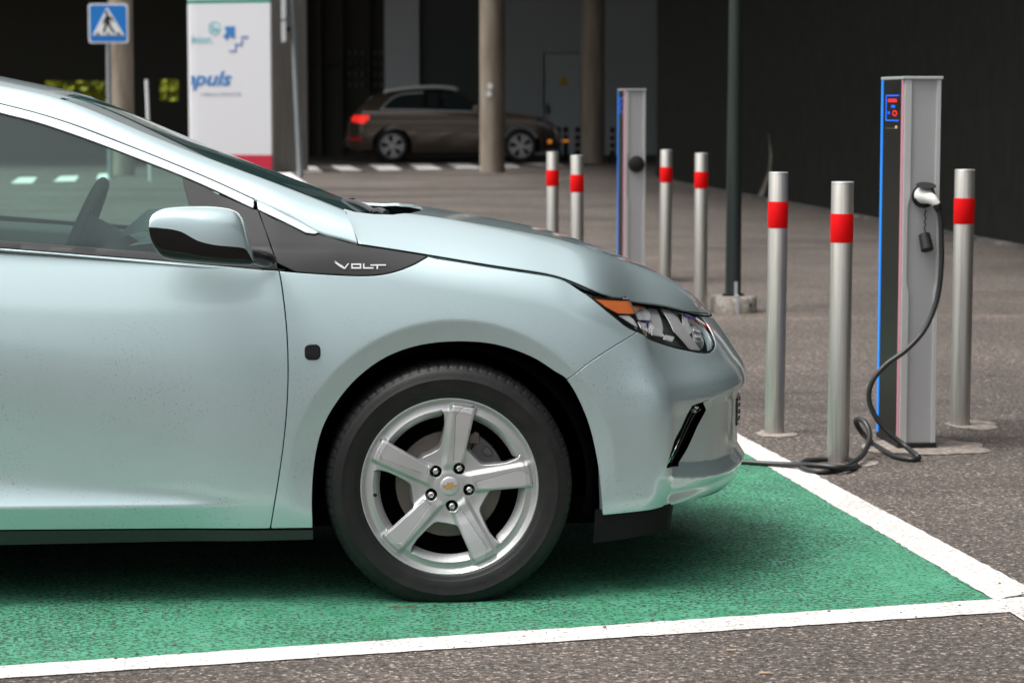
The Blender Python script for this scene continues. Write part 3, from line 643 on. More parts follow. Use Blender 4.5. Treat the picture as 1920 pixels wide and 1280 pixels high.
# ------------------------------------------------------------------ chargers
def charger(cx, cy, rz, sc_h, plugged, label):
    e = empty('charging_station', (cx, cy, 0), rz); tag(e, label, 'charging station', 'charging stations')
    W, D, H = .140 * sc_h, .33 * sc_h, 1.385   # x right, y away; the black display face is the x=0 side
    MB().box(-.004, W + .004, -.008, D + .006, 0, .022).build('base_plate', blackplas, e, bevel=.003)
    z0, z1 = .022, H - .012
    MB().box(.004, W, .008, D, z0, z1).build('housing', alu, e)
    # display side
    MB().box(-.004, .0035, .016, D - .03, z0, z1).build('display_panel', smokeglass, e, bevel=.001)
    MB().box(-.006, .002, D - .022, D - .004, z0, z1).build('light_strip', led, e)
    MB().box(-.0055, .003, .009, .0125, z0, z1).build('pink_edge', pinkline, e)
    # near face frame: two uprights notched in the middle, and recessed centre
    f0 = -.0
    fr = MB(); zA, zB, zC, zD = .94, .905, .62, .585
    if sc_h > 1: pass
    wl_ = .030; wn = .021; wr = .016; wrn = .008
    fr.plate([(.004, z0), (wl_, z0), (wl_, zD), (wn, zC), (wn, zB), (wl_, zA), (wl_, z1), (.004, z1)], -.004, .010)
    fr.plate([(W, z0), (W, z1), (W - wr, z1), (W - wr, zA), (W - wrn, zB), (W - wrn, zC), (W - wr, zD), (W - wr, z0)], -.004, .010)
    fr.build('frame', mat('frame_silver', (.55, .56, .56), .35, .3), e, bevel=.0012)
    MB().box(wn - .004, W - wrn + .002, .0055, .0079, z0, z1).build('front_panel', alu, e)
    MB().box(-.006, W + .006, -.010, D + .006, z1 + .001, H).build('top_cap', galvl, e, bevel=.002)
    # display graphics on x=0 side
    dz = lambda py: H - (py - 75) / 3.6 * .0020 * 1.02
    y_a, y_b = .055, D - .075
    fr2 = MB(); zt, zb = H - .068, H - .165
    for (ya, yb, za, zb_) in ((y_a, y_b, zt - .004, zt), (y_a, y_b, zb, zb + .004), (y_b - .008, y_b, zb, zt)): fr2.box(-.0052, -.0041, ya, yb, za, zb_)
    for k in range(5): fr2.box(-.0052, -.0041, y_a + .06 + k*.012, y_a + .066 + k*.012, H - .115, H - .106)
    for k in range(3): fr2.box(-.0052, -.0041, y_b - .06 + k*.01, y_b - .054 + k*.01, H - .14 + .006*(k % 2), H - .13)
    fr2.build('display_frame', ledb, e)
    if plugged:
        V, Fc = text_mesh('CHARGING', 1., 0, .012, .004); sx = (y_b - y_a - .07) / (V[:, 0].max() - V[:, 0].min()); P = np.stack([-.0045 - V[:, 2]*.1, y_b - .035 - (V[:, 0] - V[:, 0].min()) * sx, H - .094 + V[:, 1] * .016], -1)
        mk('display_text', P, Fc, ledr, e, False)
        rg = MB()
        for k in range(8):
            a = 2*math.pi*k/8; rg.box(-.0052, -.0041, y_a + .06 + .03*math.cos(a) - .006, y_a + .06 + .03*math.cos(a) + .006, H - .136 + .009*math.sin(a) - .0018, H - .136 + .009*math.sin(a) + .0018)
        rg.build('status_ring', ledr, e); MB().box(-.0052, -.0041, y_a + .02, y_b, H - .193, H - .192).build('card_line', mat('dim_line', (.25, .22, .15), .5), e)
        MB().plate([(0, 0)] * 0 or [(.0, 0), (.0, 0), (.0, 0)], 0, 0) if False else None
        MB().box(-.0052, -.0041, y_a + .02, y_a + .05, H - .192, H - .182).build('card_mark', mat('card_gold', (.6, .42, .2), .5), e)
    return e, W, D, H
ca = gnd(1644, 819); cb = gnd(1684, 841); cc_ = gnd(1755, 843)
rz = math.atan2(cc_[1] - cb[1], cc_[0] - cb[0])
ch, cW, cD, cH = charger(cb[0], cb[1], .085, 1.0, True, 'larger charging station with a cable plugged in and red display lit')
ch2_, _, _, _ = charger((1178 - 960) / FPX * 17.4 - .03, 17.4, .08, 1.08, False, 'smaller farther charging station with a closed black socket')
def cpos(px, py, y=0.):    # point in the charger's local frame at local depth y
    e = np.array(ch.location); yv = np.array([-math.sin(.085), math.cos(.085), 0]); d = ray(px, py); k = ((e - CAM) @ yv + y) / (d @ yv); p = CAM + d * k - e
    return np.array([p[0] * math.cos(.085) + p[1] * math.sin(.085), y, p[2]])
sk_ = cpos(1732, 368, 0.0); k2 = MB().lathe([(0, .004), (.043, .004), (.044, .0), (.044, -.005)], 36, 'y', (sk_[0], .0, sk_[2]))
so_ = k2.build('socket', blackplas, ch, True)
MB().lathe([(.030, .03), (.037, .03), (.040, .004)], 32, 'y', (sk_[0], 0, sk_[2])).build('socket_collar', blackplas, so_, True)
# flap over the plug
cpf = cpos(1736, 351, -.05); fl = MB(); pts = [(.037*math.cos(a), .037*math.sin(a)) for a in np.linspace(0, 2*math.pi, 25)[:-1]]
V = [(cpf[0] + x, cpf[1] + y*.95 - .002, cpf[2] + .004 + y*.28 + .004*k) for k in (0, 1) for x, y in pts]; n = len(pts)
fl.add(V, [tuple(range(n))[::-1], tuple(range(n, 2*n))] + [(i, (i+1) % n, n + (i+1) % n, n + i) for i in range(n)]); fl.build('flap', blackplas, so_, False, bevel=.0012)
# dust cap on its cord
d0 = cpos(1735, 393, -.01); d1 = cpos(1734, 438, -.012)
cordp = [d0 + (d1 - d0) * u + np.array([.0022 * math.sin(u * 22), 0, 0]) for u in np.linspace(0, 1, 24)]
MB().tube(cordp, .0024, 6).build('cap_cord', blackplas, ch, True)
dc = cpos(1735, 455, -.02); MB().tube([dc + np.array([-.002, .012, .030]), dc + np.array([-.0015, .0118, .0285]), dc + np.array([.001, -.005, 0]), dc + np.array([.003, -.018, -.026]), dc + np.array([.003, -.0182, -.0265])], [.014, .0215, .0225, .0235, .021], 24).build('dust_cap', blackplas, ch, True)
# plug and cable (one thing: the charging lead)
chm = lambda v: np.array(ch.location) + np.array([v[0]*math.cos(.085) - v[1]*math.sin(.085), v[0]*math.sin(.085) + v[1]*math.cos(.085), v[2]])
pl = [chm(cpos(1728, 366, -.01)), chm(cpos(1735, 367, -.045)), chm(cpos(1743, 371, -.07)), chm(cpos(1751, 377, -.085)), chm(cpos(1757, 384, -.09))]
lead = empty('charging_cable', tuple(gnd(1600, 870))); tag(lead, 'black charging cable looping from the white plug to the car nose', 'cable'); LO = np.array(lead.location)
def lt(P): return [np.asarray(p) - LO for p in P]
MB().tube(catmull(lt(pl), 6), np.interp(np.linspace(0, 1, 25), [0, .2, .5, .8, 1], [.030, .031, .023, .016, .0145]), 20).build('plug_body', plugw, lead, True)
gp_ = [pl[-1], chm(cpos(1758, 389, -.092)), chm(cpos(1760, 396, -.092))]; MB().tube(lt(gp_), [.0165, .0155, .0115], 16).build('grip_collar', blackplas, lead, True)
cab = [chm(cpos(1759, 390, -.092)), chm(cpos(1763, 410, -.09)), chm(cpos(1765, 450, -.09)), chm(cpos(1765, 500, -.09)), chm(cpos(1757, 560, -.09)), chm(cpos(1735, 615, -.10)), chm(cpos(1700, 655, -.11)), chm(cpos(1662, 683, -.11)), chm(cpos(1637, 712, -.11)), chm(cpos(1629, 745, -.11)), chm(cpos(1640, 778, -.12)), chm(cpos(1665, 810, -.14)), chm(cpos(1700, 838, -.18))]
rc = .0098
def gc(px, py, z=rc): return gnd(px, py, z)
cab += [gc(1718, 853, .02), gc(1722, 859), gc(1708, 861), gc(1680, 856), gc(1655, 843), gc(1635, 830), atY(1617, 812, 8.95), atY(1605, 792, 8.93), atY(1609, 785, 8.9), atY(1620, 790, 8.86), atY(1629, 806, 8.82), atY(1630, 825, 8.75), atY(1619, 850, 8.62), gc(1600, 867, .02), gc(1575, 879), gc(1545, 884), gc(1515, 881), gc(1502, 874), gc(1510, 864), gc(1530, 861), gc(1552, 860), gc(1580, 860), gc(1600, 865, .012), gc(1604, 871, .012), gc(1594, 877, .014), gc(1570, 876, .024), gc(1530, 872, .026), gc(1490, 871, .015), gc(1440, 869), gc(1395, 866)]
cab += [gnd(1395, 866) + np.array([-.2, .02, rc]), np.array([.55, 8.75, .06]), np.array([.2, 8.6, .25]), np.array([-.1, 8.35, .60]), np.array([-.22, 8.15, .68])]
MB().tube(catmull(lt(cab), 8), rc, 12).build('cable', cablem, lead, True)
# second charger details
sx2 = np.array([(1193 - 1178) / FPX * 17.4 + .03, 0, CH + (YH - 307) / FPX * 17.4]); s2 = MB().lathe([(0, .018), (.050, .018), (.058, .012), (.060, .0), (.060, -.006)], 36, 'y', (sx2[0] + .0, 0, sx2[2])).build('socket', blackplas, ch2_, True)
#@@SUV
# ================================================================== bronze car behind
SY = 52.; def_ = None
sx0 = (648 - 960) / FPX * SY; suv = empty('bronze_car', (sx0, SY, 0), .0); tag(suv, 'dark bronze five-door car with lit red tail lamp behind the column', 'car')
def ux(px): return (px - 648) / FPX * SY
def uz(py): return CH + (YH - py) / FPX * SY
zg = uz(303); 
def UX(z_): return ux(640 + z_[0] / 4.571), uz(150 + z_[1] / 4.571)
SO = [UX(p_) for p_ in [(45, 570), (30, 525), (50, 480), (62, 400), (75, 330), (130, 250), (275, 140), (390, 100), (600, 72), (800, 70), (950, 85), (1060, 130), (1180, 205), (1300, 262), (1480, 280), (1640, 300), (1740, 335), (1800, 385), (1835, 450), (1838, 520), (1820, 575), (1700, 600), (700, 625), (300, 600), (100, 590)]]
SO = [(x, z - zg + .0) for x, z in SO]; SO = catmull(np.array(SO), 3)
HW = .94
def suvS(x, z):
    x = np.asarray(x, float); z = np.asarray(z, float); d = .05 * ((z - .75) / .45)**2 + .42 * splus(z - 1.06, .03) + .35 * sst(.55, 0, x)**2 + .40 * sst(4.0, 4.62, x)**2
    d = d - .02 * np.exp(-((z - .98) / .03)**2)
    return x, d, z
def arc(cx, cz, r, a0, a1, n=14): return [(cx + r*math.cos(math.radians(a)), cz + r*math.sin(math.radians(a))) for a in np.linspace(a0, a1, n)]
wx1, wx2, wz = ux(736), ux(976), .37
sop = SO.copy()
out_ = np.array(sop); base_z = out_[:, 1].min()
holesS = [np.array(arc(wx1, wz, .42, -30, 210, 24)), np.array(arc(wx2, wz, .42, -30, 210, 24))]
win = [UX(p_) for p_ in [(340, 250), (420, 165), (520, 115), (700, 98), (960, 108), (1060, 145), (1150, 195), (1150, 268), (700, 255), (400, 250)]]; win = np.array([(x, z - zg) for x, z in win])
CYs = CY; CY = HW
panel('body', suvpaint, suvS, out_, suv, holes=holesS, step=.05, inset=0, flange=.03, both=True)
panel('side_window', suvglass, suvS, win, suv, step=.05, inset=0, off=.006, flange=.006, mirror=True)
wq = catmull(win[[7, 8, 9, 0]], 5); wq2 = catmull(win[[0, 1, 2, 3]], 5)
for sg_ in (0, 1):
    pp = np.vstack([np.stack(suvS(q[:, 0], q[:, 1]), -1) for q in (wq, wq2)]) + np.array([0, -.012, 0])
    if sg_: pp[:, 1] = 2*HW - pp[:, 1]
    MB().tube(pp, .026, 6).build('window_trim', galvl, suv, True)
for px_ in ((700, 96, 256), (850, 98, 262)):
    pass
pil = [np.array([UX(q) for q in [(700, 92), (730, 92), (735, 260), (705, 260)]]), np.array([UX(q) for q in [(820, 92), (850, 92), (880, 262), (850, 262)]]), np.array([UX(q) for q in [(530, 110), (545, 106), (515, 255), (500, 255)]])]
for q in pil: q[:, 1] -= zg; panel('window_pillar', blackgloss, suvS, q, suv, step=.05, inset=0, off=.009, flange=.004, mirror=True)
# roof skin, tail and nose skins between the two side shells
ring = out_; P = []
for (x, z) in ring:
    d = float(suvS(x, z)[1]); P.append([(x, d + (2*HW - 2*d) * v, z + .03 * (1 - (2*v-1)**2) * (z > 1.3)) for v in np.linspace(0, 1, 9)])
P = np.array(P); P[:, :, 0] += (np.where(P[:, :, 0] < .8, -.10, .10) * (1 - (2*np.linspace(0, 1, 9)[None, :] - 1)**2)) * (P[:, :, 2] < 1.0)
gridmesh('outer_skin', suvpaint, P, suv)
rw = np.array([[UX((q, r)) for q, r in [(85, 300), (105, 272), (160, 218), (225, 170), (268, 142)]]])[0]; rw[:, 1] -= zg
Pr = np.array([[(x - .055*1 - .02*(1-(2*v-1)**2), .22 + (2*HW - .44) * v, z + .025) for v in np.linspace(0, 1, 7)] for x, z in rw[1:]]); gridmesh('rear_window', suvglass, Pr, suv)
tl = np.array([UX(q) for q in [(88, 325), (110, 300), (240, 296), (245, 325), (195, 368), (95, 350)]]); tl[:, 1] -= zg
panel('tail_lamp', tail, suvS, tl, suv, step=.04, inset=0, off=.012, flange=.02, mirror=True)
tl = np.array([UX(q) for q in [(60, 485), (180, 485), (190, 505), (150, 515), (65, 505)]]); tl[:, 1] -= zg
panel('rear_reflector', lampred, suvS, tl, suv, step=.05, inset=0, off=.012, flange=.01, mirror=True)
tl = np.array([UX(q) for q in [(1770, 505), (1800, 505), (1800, 535), (1770, 535)]]); tl[:, 1] -= zg
panel('amber_marker', amberl, suvS, tl, suv, step=.05, inset=0, off=.012, flange=.01, mirror=True)
tl = np.array([UX(q) for q in [(1650, 360), (1740, 350), (1800, 400), (1760, 405)]]); tl[:, 1] -= zg
panel('headlamp', lampgrey, suvS, tl, suv, step=.05, inset=0, off=.008, flange=.01, mirror=True)
tl = np.array([UX(q) for q in [(250, 590), (300, 575), (520, 615), (1380, 610), (1380, 640), (300, 640)]]); tl[:, 1] -= zg
panel('sill', blackplas, suvS, tl, suv, step=.06, inset=0, off=.01, flange=.02, mirror=True)
for yy in (.2, 2*HW - .2):
    q = np.array([UX(a_) for a_ in [(385, 122), (395, 100), (600, 75), (800, 66), (960, 78), (985, 98)]]); q[:, 1] -= zg
    MB().tube(catmull([(x, yy + .02, z + .03) for x, z in q], 4), .04, 8).build('roof_rail', galvl, suv, True)
MB().lathe([(0, .0), (.09, 0), (.11, .05), (.1, .14), (0, .16)], 14, 'y', (UX((1165, 250))[0], -.02, UX((0, 250))[1] - zg)).build('wing_mirror', suvpaint, suv, True)
tb = MB().lathe([(0, 0), (.02, 0), (.022, .006), (0, .01)], 10, 'y', (UX((1500, 350))[0], .02, UX((0, 350))[1] - zg)); tb.build('side_badge', galvl, suv)
def suvwheel(x, y, far):
    e = empty('wheel', (x, y, .355), 0, suv)
    MB().lathe([(.20, .0), (.25, .012), (.33, .0), (.355, -.03), (.355, -.2), (.3, -.22)], 40, 'y').build('tyre', rubber, e, True)
    MB().lathe([(0, -.06), (.2, -.07), (.24, -.02)], 30, 'y').build('rim_barrel', blackplas, e, True)
    m = MB()
    for k in range(10):
        a = math.radians(36 * k + 10 + (7 if k % 2 else -7)); c, s_ = math.cos(a), math.sin(a)
        m.plate([(c*.05 - s_*-.014, s_*.05 + c*-.014), (c*.235 - s_*-.028, s_*.235 + c*-.028), (c*.235 - s_*.028, s_*.235 + c*.028), (c*.05 - s_*.014, s_*.05 + c*.014)][::-1], -.008, .02)
    m.lathe([(.225, -.0), (.235, .012), (.25, .012), (.255, .0)], 36, 'y'); m.lathe([(0, .012), (.05, .012), (.06, 0)], 16, 'y')
    m.build('spokes', alloy, e)
    if far: e.rotation_euler[2] = math.pi
for x in (wx1, wx2): suvwheel(x, .02, 0); suvwheel(x, 2*HW - .02, 1)
MB().box(.35, 4.2, .25, 1.6, .22, .5).lathe([(.42, -.05), (.42, -.35)], 24, 'y', (wx1, 0, wz)).lathe([(.42, -.05), (.42, -.35)], 24, 'y', (wx2, 0, wz)).build('underbody', black_int, suv)
CY = CYs
#@@CAR
# ================================================================== the mint car
car = empty('mint_green_car', tuple(CO), CA)
from mathutils import Matrix
car.rotation_euler = Matrix(np.stack([AX, AY, AZ], 1).tolist()).to_euler(); tag(car, 'pale mint green hatchback in the foreground plugged in and parked on the green bay', 'car')
# plan outline: x forward, y inwards from the near flank
pl_ = np.array([(-3.62, 1.12), (-3.63, .905), (-3.60, .6), (-3.50, .3), (-3.35, .14), (-3.05, .055), (-2.694, .02), (-2.1, .003), (-1.5, -.002), (-.9, 0), (-.4, .002), (0, .010), (.25, .026), (.40, .050), (.49, .072), (.550, .095), (.592, .137), (.66, .228), (.742, .352), (.812, .505), (.866, .68), (.900, .83), (.910, .905), (.905, .98)])
pl_[:, 0] += np.where(pl_[:, 0] > .6, (pl_[:, 0] - .6) / .31 * .016, 0)
cs = np.r_[0, np.cumsum(np.linalg.norm(np.diff(pl_, axis=0), axis=1))]; cs -= cs[11]
fx_ = nspline(cs, pl_[:, 0]); fy_ = nspline(cs, pl_[:, 1]); S_END = cs[-2]; S_REAR = cs[1]
# exact centre crossing
ss = np.linspace(S_END - .1, S_END + .05, 400); S_END = ss[np.argmin(np.abs(fy_(ss) - CY))]; ss = np.linspace(S_REAR - .1, S_REAR + .1, 400); S_REAR = ss[np.argmin(np.abs(fy_(ss) - CY))]
zl0 = pchip([-4.5, -1.13, -.232, -.05, .273, .369, .60, .92, 1.13, S_END, S_END + .2], [1.0, .96, .931, .903, .845, .802, .767, .733, .702, .682, .682])
zbelt = pchip([-4.6, -3.0, -1.6, -1.13, -.8, -.44, -.2, 0, 1.5], [1.05, 1.02, .955, .925, .897, .872, .95, 1.1, 1.2])
dN_ = pchip([.05, .13, .17, .20, .225, .26, .30, .47, .53, .588, .675, .75, .9], [.30, .14, .07, .03, .008, 0, .002, 0, .013, .048, .108, .19, .45])
dR_ = pchip([.1, .2, .3, .5, .75, .95, 1.1, 1.3], [.12, .03, 0, 0, .04, .06, .20, .5])
def ridge(x, k): return np.sqrt(x*x + k*k)
PK = None
def S(s, z):
    s = np.asarray(s, float); z = np.asarray(z, float); s, z = np.broadcast_arrays(s, z)
    x0 = fx_(s); y0 = fy_(s); e = 1e-3; tx = fx_(s+e) - fx_(s-e); ty = fy_(s+e) - fy_(s-e); L = np.hypot(tx, ty); nx = -ty / L; ny = tx / L
    wn = sst(.34, .82, s); wr = sst(-3.0, -3.7, s)
    zt = np.minimum(z - .54, .38); d = np.where(zt > 0, .36 * zt**2, .30 * zt**2) + .27 * splus(z - .92, .004)
    zc = .735 + .0 * s
    d = d + .10 * splus(z - (.765 + .10*(s + .8)**2), .006) * sst(-.28, -.6, s)               # soft shoulder crease of the door
    d = d + .14 * splus(z - zbelt(s), .012)
    q = np.maximum((z - (zl0(s) - .085)) / .085, 0); d = d + .030 * q**2 * sst(-.45, -.05, s)
    # lower door scallop
    w_ = np.clip((-.52 - s) / .63, 0, 1.3); zr = .262; bw = .014 + .085 * w_
    am = sst(-.50, -.72, s)
    tt = np.clip((z - zr) / bw, 0, 1); up = .62 * bw * (tt - tt * tt / 2) * (1 - sst(0, 1, (z - zr - bw) / .34))
    lo = .17 * splus(zr - z, .003)
    d = d + am * (up + lo)
    d = d * (1 - wn) * (1 - wr) + wn * dN_(z) + wr * dR_(z)
    # wheel arch chamfers
    for cx, rr0 in ((.012, .428), (-2.694, .428)):
        r = np.hypot(x0 - cx, z - .305); d = d + .40 * splus(rr0 - r, .0022) * sst(.22, .42, z) * (r > .2)
    # bumper: overhang, side pocket with its bright lower lip
    ds = s - .60; kk = sst(.24, .32, z) * (1 - sst(.54, .64, z))
    d = d - .007 * np.exp(-ridge(ds, .006) / .07) * kk * sst(.45, .56, s)
    fr_ = sst(.0, .06, ds)
    d = d + fr_ * .012 * sst(.515, .455, z) * sst(.22, .26, z)
    if PK is not None:
        zt2 = np.interp(s, PK['ts'], PK['tz']); zl2 = np.interp(s, PK['ls'], PK['lz']); sl2 = np.interp(z, PK['vz'], PK['vs'])
        A_ = sst(-.004, .004, s - sl2)
        T_ = sst(zt2, zt2 - .009, z) * np.clip((z - zl2) / .034, 0, 1)
        d = d + .021 * A_ * T_
        d = d + .45 * splus(zl2 - z, .003) * sst(.50, 1.0, s)
    return x0 + nx * d, y0 + ny * d, z
# inverse tracing: photo pixel -> surface parameters
class Tracer:
    def __init__(s, surf, a0, a1, b0, b1, na=260, nb=120):
        s.f = surf; A, B = np.meshgrid(np.linspace(a0, a1, na), np.linspace(b0, b1, nb), indexing='ij'); s.Q = np.stack([A.ravel(), B.ravel()], -1)
        P = np.stack(surf(s.Q[:, 0], s.Q[:, 1]), -1); s.px = carproj(P)
    def __call__(s, pts):
        out = []
        for p in pts:
            p = np.array(p, float); q = s.Q[np.argmin(((s.px - p)**2).sum(1))].copy()
            for _ in range(8):
                def F(q): return carproj(np.stack(s.f(q[0], q[1]), -1)) - p
                r = F(q); e = 2e-4; J = np.stack([(F(q + [e, 0]) - r) / e, (F(q + [0, e]) - r) / e], -1)
                try: dq = np.linalg.solve(J, r)
                except Exception: break
                n_ = np.linalg.norm(dq); q = q - dq * min(1, .05 / (n_ + 1e-9))
            out.append(q)
        return np.array(out)
TS = Tracer(S, -1.9, S_END - .01, .12, 1.35, 340)
_t = TS([(1300, 757), (1325, 751), (1350, 742), (1372, 734), (1384, 729)]); _l = TS([(1240, 893), (1255, 893), (1310, 892), (1345, 888), (1366, 882), (1382, 872)]); _v = TS([(1262, 876), (1276, 840), (1296, 796), (1314, 757)])
PK = {'ts': np.r_[_t[:, 0], S_END], 'tz': np.r_[_t[:, 1], _t[-1, 1]], 'ls': np.r_[_l[:, 0], S_END], 'lz': np.r_[_l[:, 1], _l[-1, 1]], 'vz': _v[:, 1], 'vs': _v[:, 0]}

TS = Tracer(S, -1.9, S_END - .01, .12, 1.35, 340)
def tr(pts, smooth=0):
    q = TS(pts); return catmull(q, smooth) if smooth else q
# door gap (shared), arch lip, hood line
gapc = tr([(478, 378), (490, 410), (506, 455), (523, 507), (533, 570), (539, 640), (540, 720), (535, 800), (525, 880), (512, 960), (507, 991)], 4)
gap_low = gapc[12:]; gap_up = gapc[:13]
arch = tr([(587, 990), (586, 930), (591, 865), (605, 805), (632, 755), (672, 708), (725, 670), (788, 648), (860, 641), (930, 647), (995, 669), (1040, 697), (1062, 712), (1085, 750), (1105, 800), (1119, 860), (1127, 920), (1130, 966)], 4)
arch_f = arch[:12*4+1]; arch_b = arch[12*4:]
hl = tr([(672, 458), (740, 468), (803, 479), (860, 488), (920, 498), (980, 507), (1030, 515), (1060, 524), (1085, 540), (1098, 548)], 4)
pan_b = tr([(803, 480), (775, 496), (735, 511), (690, 517), (620, 515), (523, 508)], 4)
lampo = tr([(1098, 549), (1140, 556), (1200, 565), (1260, 575), (1305, 588), (1322, 601), (1334, 620), (1342, 642), (1338, 656), (1325, 662), (1290, 657), (1240, 644), (1195, 622), (1150, 592)], 0)
lamp_loop = catmull(np.vstack([lampo, lampo[:1]]), 4)[:-1]
jn = 12 * 4     # index of (1195,622) in lamp_loop
seam = tr([(1195, 622), (1150, 650), (1105, 680), (1062, 712)], 4)

# ---- fender
fender = np.vstack([gap_low, arch_f[0:], seam[::-1][1:], lamp_loop[jn:], hl[::-1][1:8*4+5] if False else hl[::-1], pan_b])
hi_ = np.argmin(np.linalg.norm(hl - pan_b[0], axis=1)); fender = np.vstack([gap_low, arch_f, seam[::-1][1:], lamp_loop[jn+1:], hl[hi_+1:][::-1] - np.array([0, .003]), pan_b[:-1]])
arcL = [[(.012 + r_*math.cos(a), .305 + r_*math.sin(a)) for a in np.linspace(.2, math.pi - .2, 160)] for r_ in (.422, .434)]
panel('front_fender', paint, S, fender, car, step=.010, inset=.0028, lines=arcL, flange=.02, mirror=True)
# ---- door
xb = -1.53
door_b = np.array([(xb, .203), (-1.0, .200), (gapc[-1][0], gapc[-1][1])])
belt_t = tr([(523, 508), (440, 500), (360, 493), (290, 487), (200, 480), (100, 472), (0, 464)], 3)
door = np.vstack([door_b[:-1], gap_low[::-1], belt_t[1:], [(xb, .952)]])
dr_ = panel('front_door', paint, S, door, car, step=.010, inset=.0028, lines=[[(-1.5, .256), (-.55, .256)], [(-1.5, .268), (-.55, .268)]], flange=.02, mirror=True)
# ---- rear flank (outside the frame): rear door and quarter
rdoor = [(-2.42, .66), (-2.30, .52), (-2.24, .36), (-2.22, .205), (xb, .203), (xb, .952), (-2.0, .972), (-2.45, .985)]
panel('rear_door', paint, S, rdoor, car, step=.02, flange=.02, mirror=True)
rarch = [(-2.694 + .385*math.cos(a), .302 + .385*math.sin(a)) for a in np.linspace(math.radians(165), math.radians(5), 30)]
quart = [(S_REAR, .25)] + [(-3.15, .215)] + [(p_[0], p_[1]) for p_ in rarch] + [(-2.24, .36), (-2.30, .52), (-2.42, .66), (-2.45, .985), (-3.0, 1.02), (-3.5, 1.03), (S_REAR, 1.03)]
quart = [(S_REAR, .25), (-3.10, .215)] + rarch[:26] + [(-2.30, .52), (-2.42, .66), (-2.45, .985), (-3.0, 1.02), (-3.5, 1.04), (S_REAR, 1.04)]
panel('rear_quarter', paint, S, quart, car, step=.03, inset=.001, flange=.02, both=True)
# ---- rocker, black panels, window, chrome
rock = np.vstack([[(xb - .75, .196)], [(-1.0, .196)], tr([(588, 994)]), tr([(588, 1013)]), [(-1.0, .158), (xb - .75, .15)]])
panel('sill_cladding', greytrim, S, rock, car, step=.02, off=-.004, flange=.05, mirror=True)
blk = np.vstack([gap_up[2:12], tr([(523, 507), (620, 514), (690, 516), (735, 510), (775, 495), (803, 479)], 3)[1:-1], tr([(803, 479), (740, 468), (672, 458), (640, 450), (600, 439), (577, 440), (520, 413), (487, 394)], 2)])
panel('fender_trim_panel', greytrim, S, blk, car, step=.008, off=-.001, flange=.015, mirror=True)
sail = np.vstack([tr([(340, 330), (356, 392), (364, 440), (372, 482)], 2), tr([(440, 498), (522, 506)]), gap_up[2:12][::-1], tr([(475, 391), (400, 359)])])
panel('door_trim_panel', greytrim, S, sail, car, step=.008, off=-.001, flange=.015, mirror=True)
chu = tr([(-160, 160), (-80, 176), (0, 196), (67, 213), (134, 234), (200, 259), (270, 286), (339, 314), (405, 342), (476, 375)], 4)
chl_ = tr([(-160, 173), (-80, 190), (0, 212), (67, 229), (134, 251), (200, 275), (270, 302), (339, 329), (405, 358), (475, 391)], 4)
backu = np.array([(xb - .9, 1.30), (xb - .45, 1.345)]); 
ext_u = catmull(np.array([(-2.75, 1.13), (-2.45, 1.22), (-2.05, 1.325), (-1.65, 1.352), tuple(chu[0])]), 4)[:-1]; ext_l = catmull(np.array([(-2.72, 1.10), (-2.43, 1.195), (-2.04, 1.303), (-1.65, 1.331), tuple(chl_[0])]), 4)[:-1]
chU = np.vstack([ext_u, chu]); chL = np.vstack([ext_l, chl_])
panel('chrome_window_strip', chrome, S, np.vstack([chL, chU[::-1]]), car, step=.008, inset=.001, off=.003, flange=.01, lip=.002, mirror=True)
for q_ in (chU,):
    p_ = np.stack(S(q_[:, 0], q_[:, 1] + .0012), -1) + np.array([0, -.0012, 0]); MB().tube(p_, .0022, 6).build('window_gap_shade', black_int, car, True); MB().tube(p_ * [1, -1, 1] + [0, 2*CY, 0], .0022, 6).build('window_gap_shade', black_int, car, True)  # black line put in for the shade between chrome strip and pillar
ch2 = tr([(482, 378), (510, 391), (560, 416), (598, 437), (590, 439), (574, 437), (530, 415), (484, 393)])
panel('chrome_fender_strip', chrome, S, ch2, car, step=.008, inset=.001, off=.003, flange=.01, lip=.002, mirror=True)
wb_ = tr([(372, 480), (290, 474), (200, 467), (100, 459), (0, 452)], 2)
wing = np.vstack([ [(-2.70, 1.055), (xb, .972)], wb_[::-1], tr([(366, 440), (357, 392), (341, 331)]), chL[::-1][4:]])
panel('side_window', glass, S, wing, car, step=.03, inset=0, off=-.004, flange=0, mirror=True)
bs = np.vstack([belt_t[1:], [(xb, .954), (-2.45, .99), (-2.70, 1.03), (-2.70, 1.057), (xb, .974)], wb_[::-1]])
panel('belt_strip', greytrim, S, bs, car, step=.012, inset=.0006, off=.001, flange=.01, mirror=True)
bp = [(xb - .05, .965), (xb + .04, .965), (xb + .0, 1.34), (xb - .09, 1.34)]
panel('centre_pillar', blackgloss, S, bp, car, step=.03, off=-.002, inset=0, flange=.01, mirror=True)
# ---- roof side rail and A pillar: loft between strip top and windscreen edge
U3 = np.array([(-3.25, .36, 1.10), (-2.9, .33, 1.235), (-2.4, .31, 1.355), (-1.9, .305, 1.403), (-1.5, .30, 1.393), tuple(carat(0, 161, .30)), tuple(carat(111, 185, .295)), tuple(carat(250, 240, .28)), tuple(carat(400, 300, .26)), tuple(carat(540, 352, .22)), tuple(carat(642, 392, .19))])
upc = nspline(U3[:, 0], U3[:, 1]), nspline(U3[:, 0], U3[:, 2])
def Sp(q): return np.stack(S(q[:, 0], q[:, 1]), -1)
Lq = np.vstack([[(-3.25, 1.045), (-2.95, 1.085)], chU[:: 8], chU[-1:], tr([(510, 390), (560, 415), (600, 438), (640, 449), (671, 458)])])
L3 = Sp(Lq); lx = nspline(L3[:, 0], L3[:, 1]), nspline(L3[:, 0], L3[:, 2])
L_end = L3[-1, 0]; U_end = U3[-1, 0]
n = 150; us = np.linspace(0, 1, n); P = []
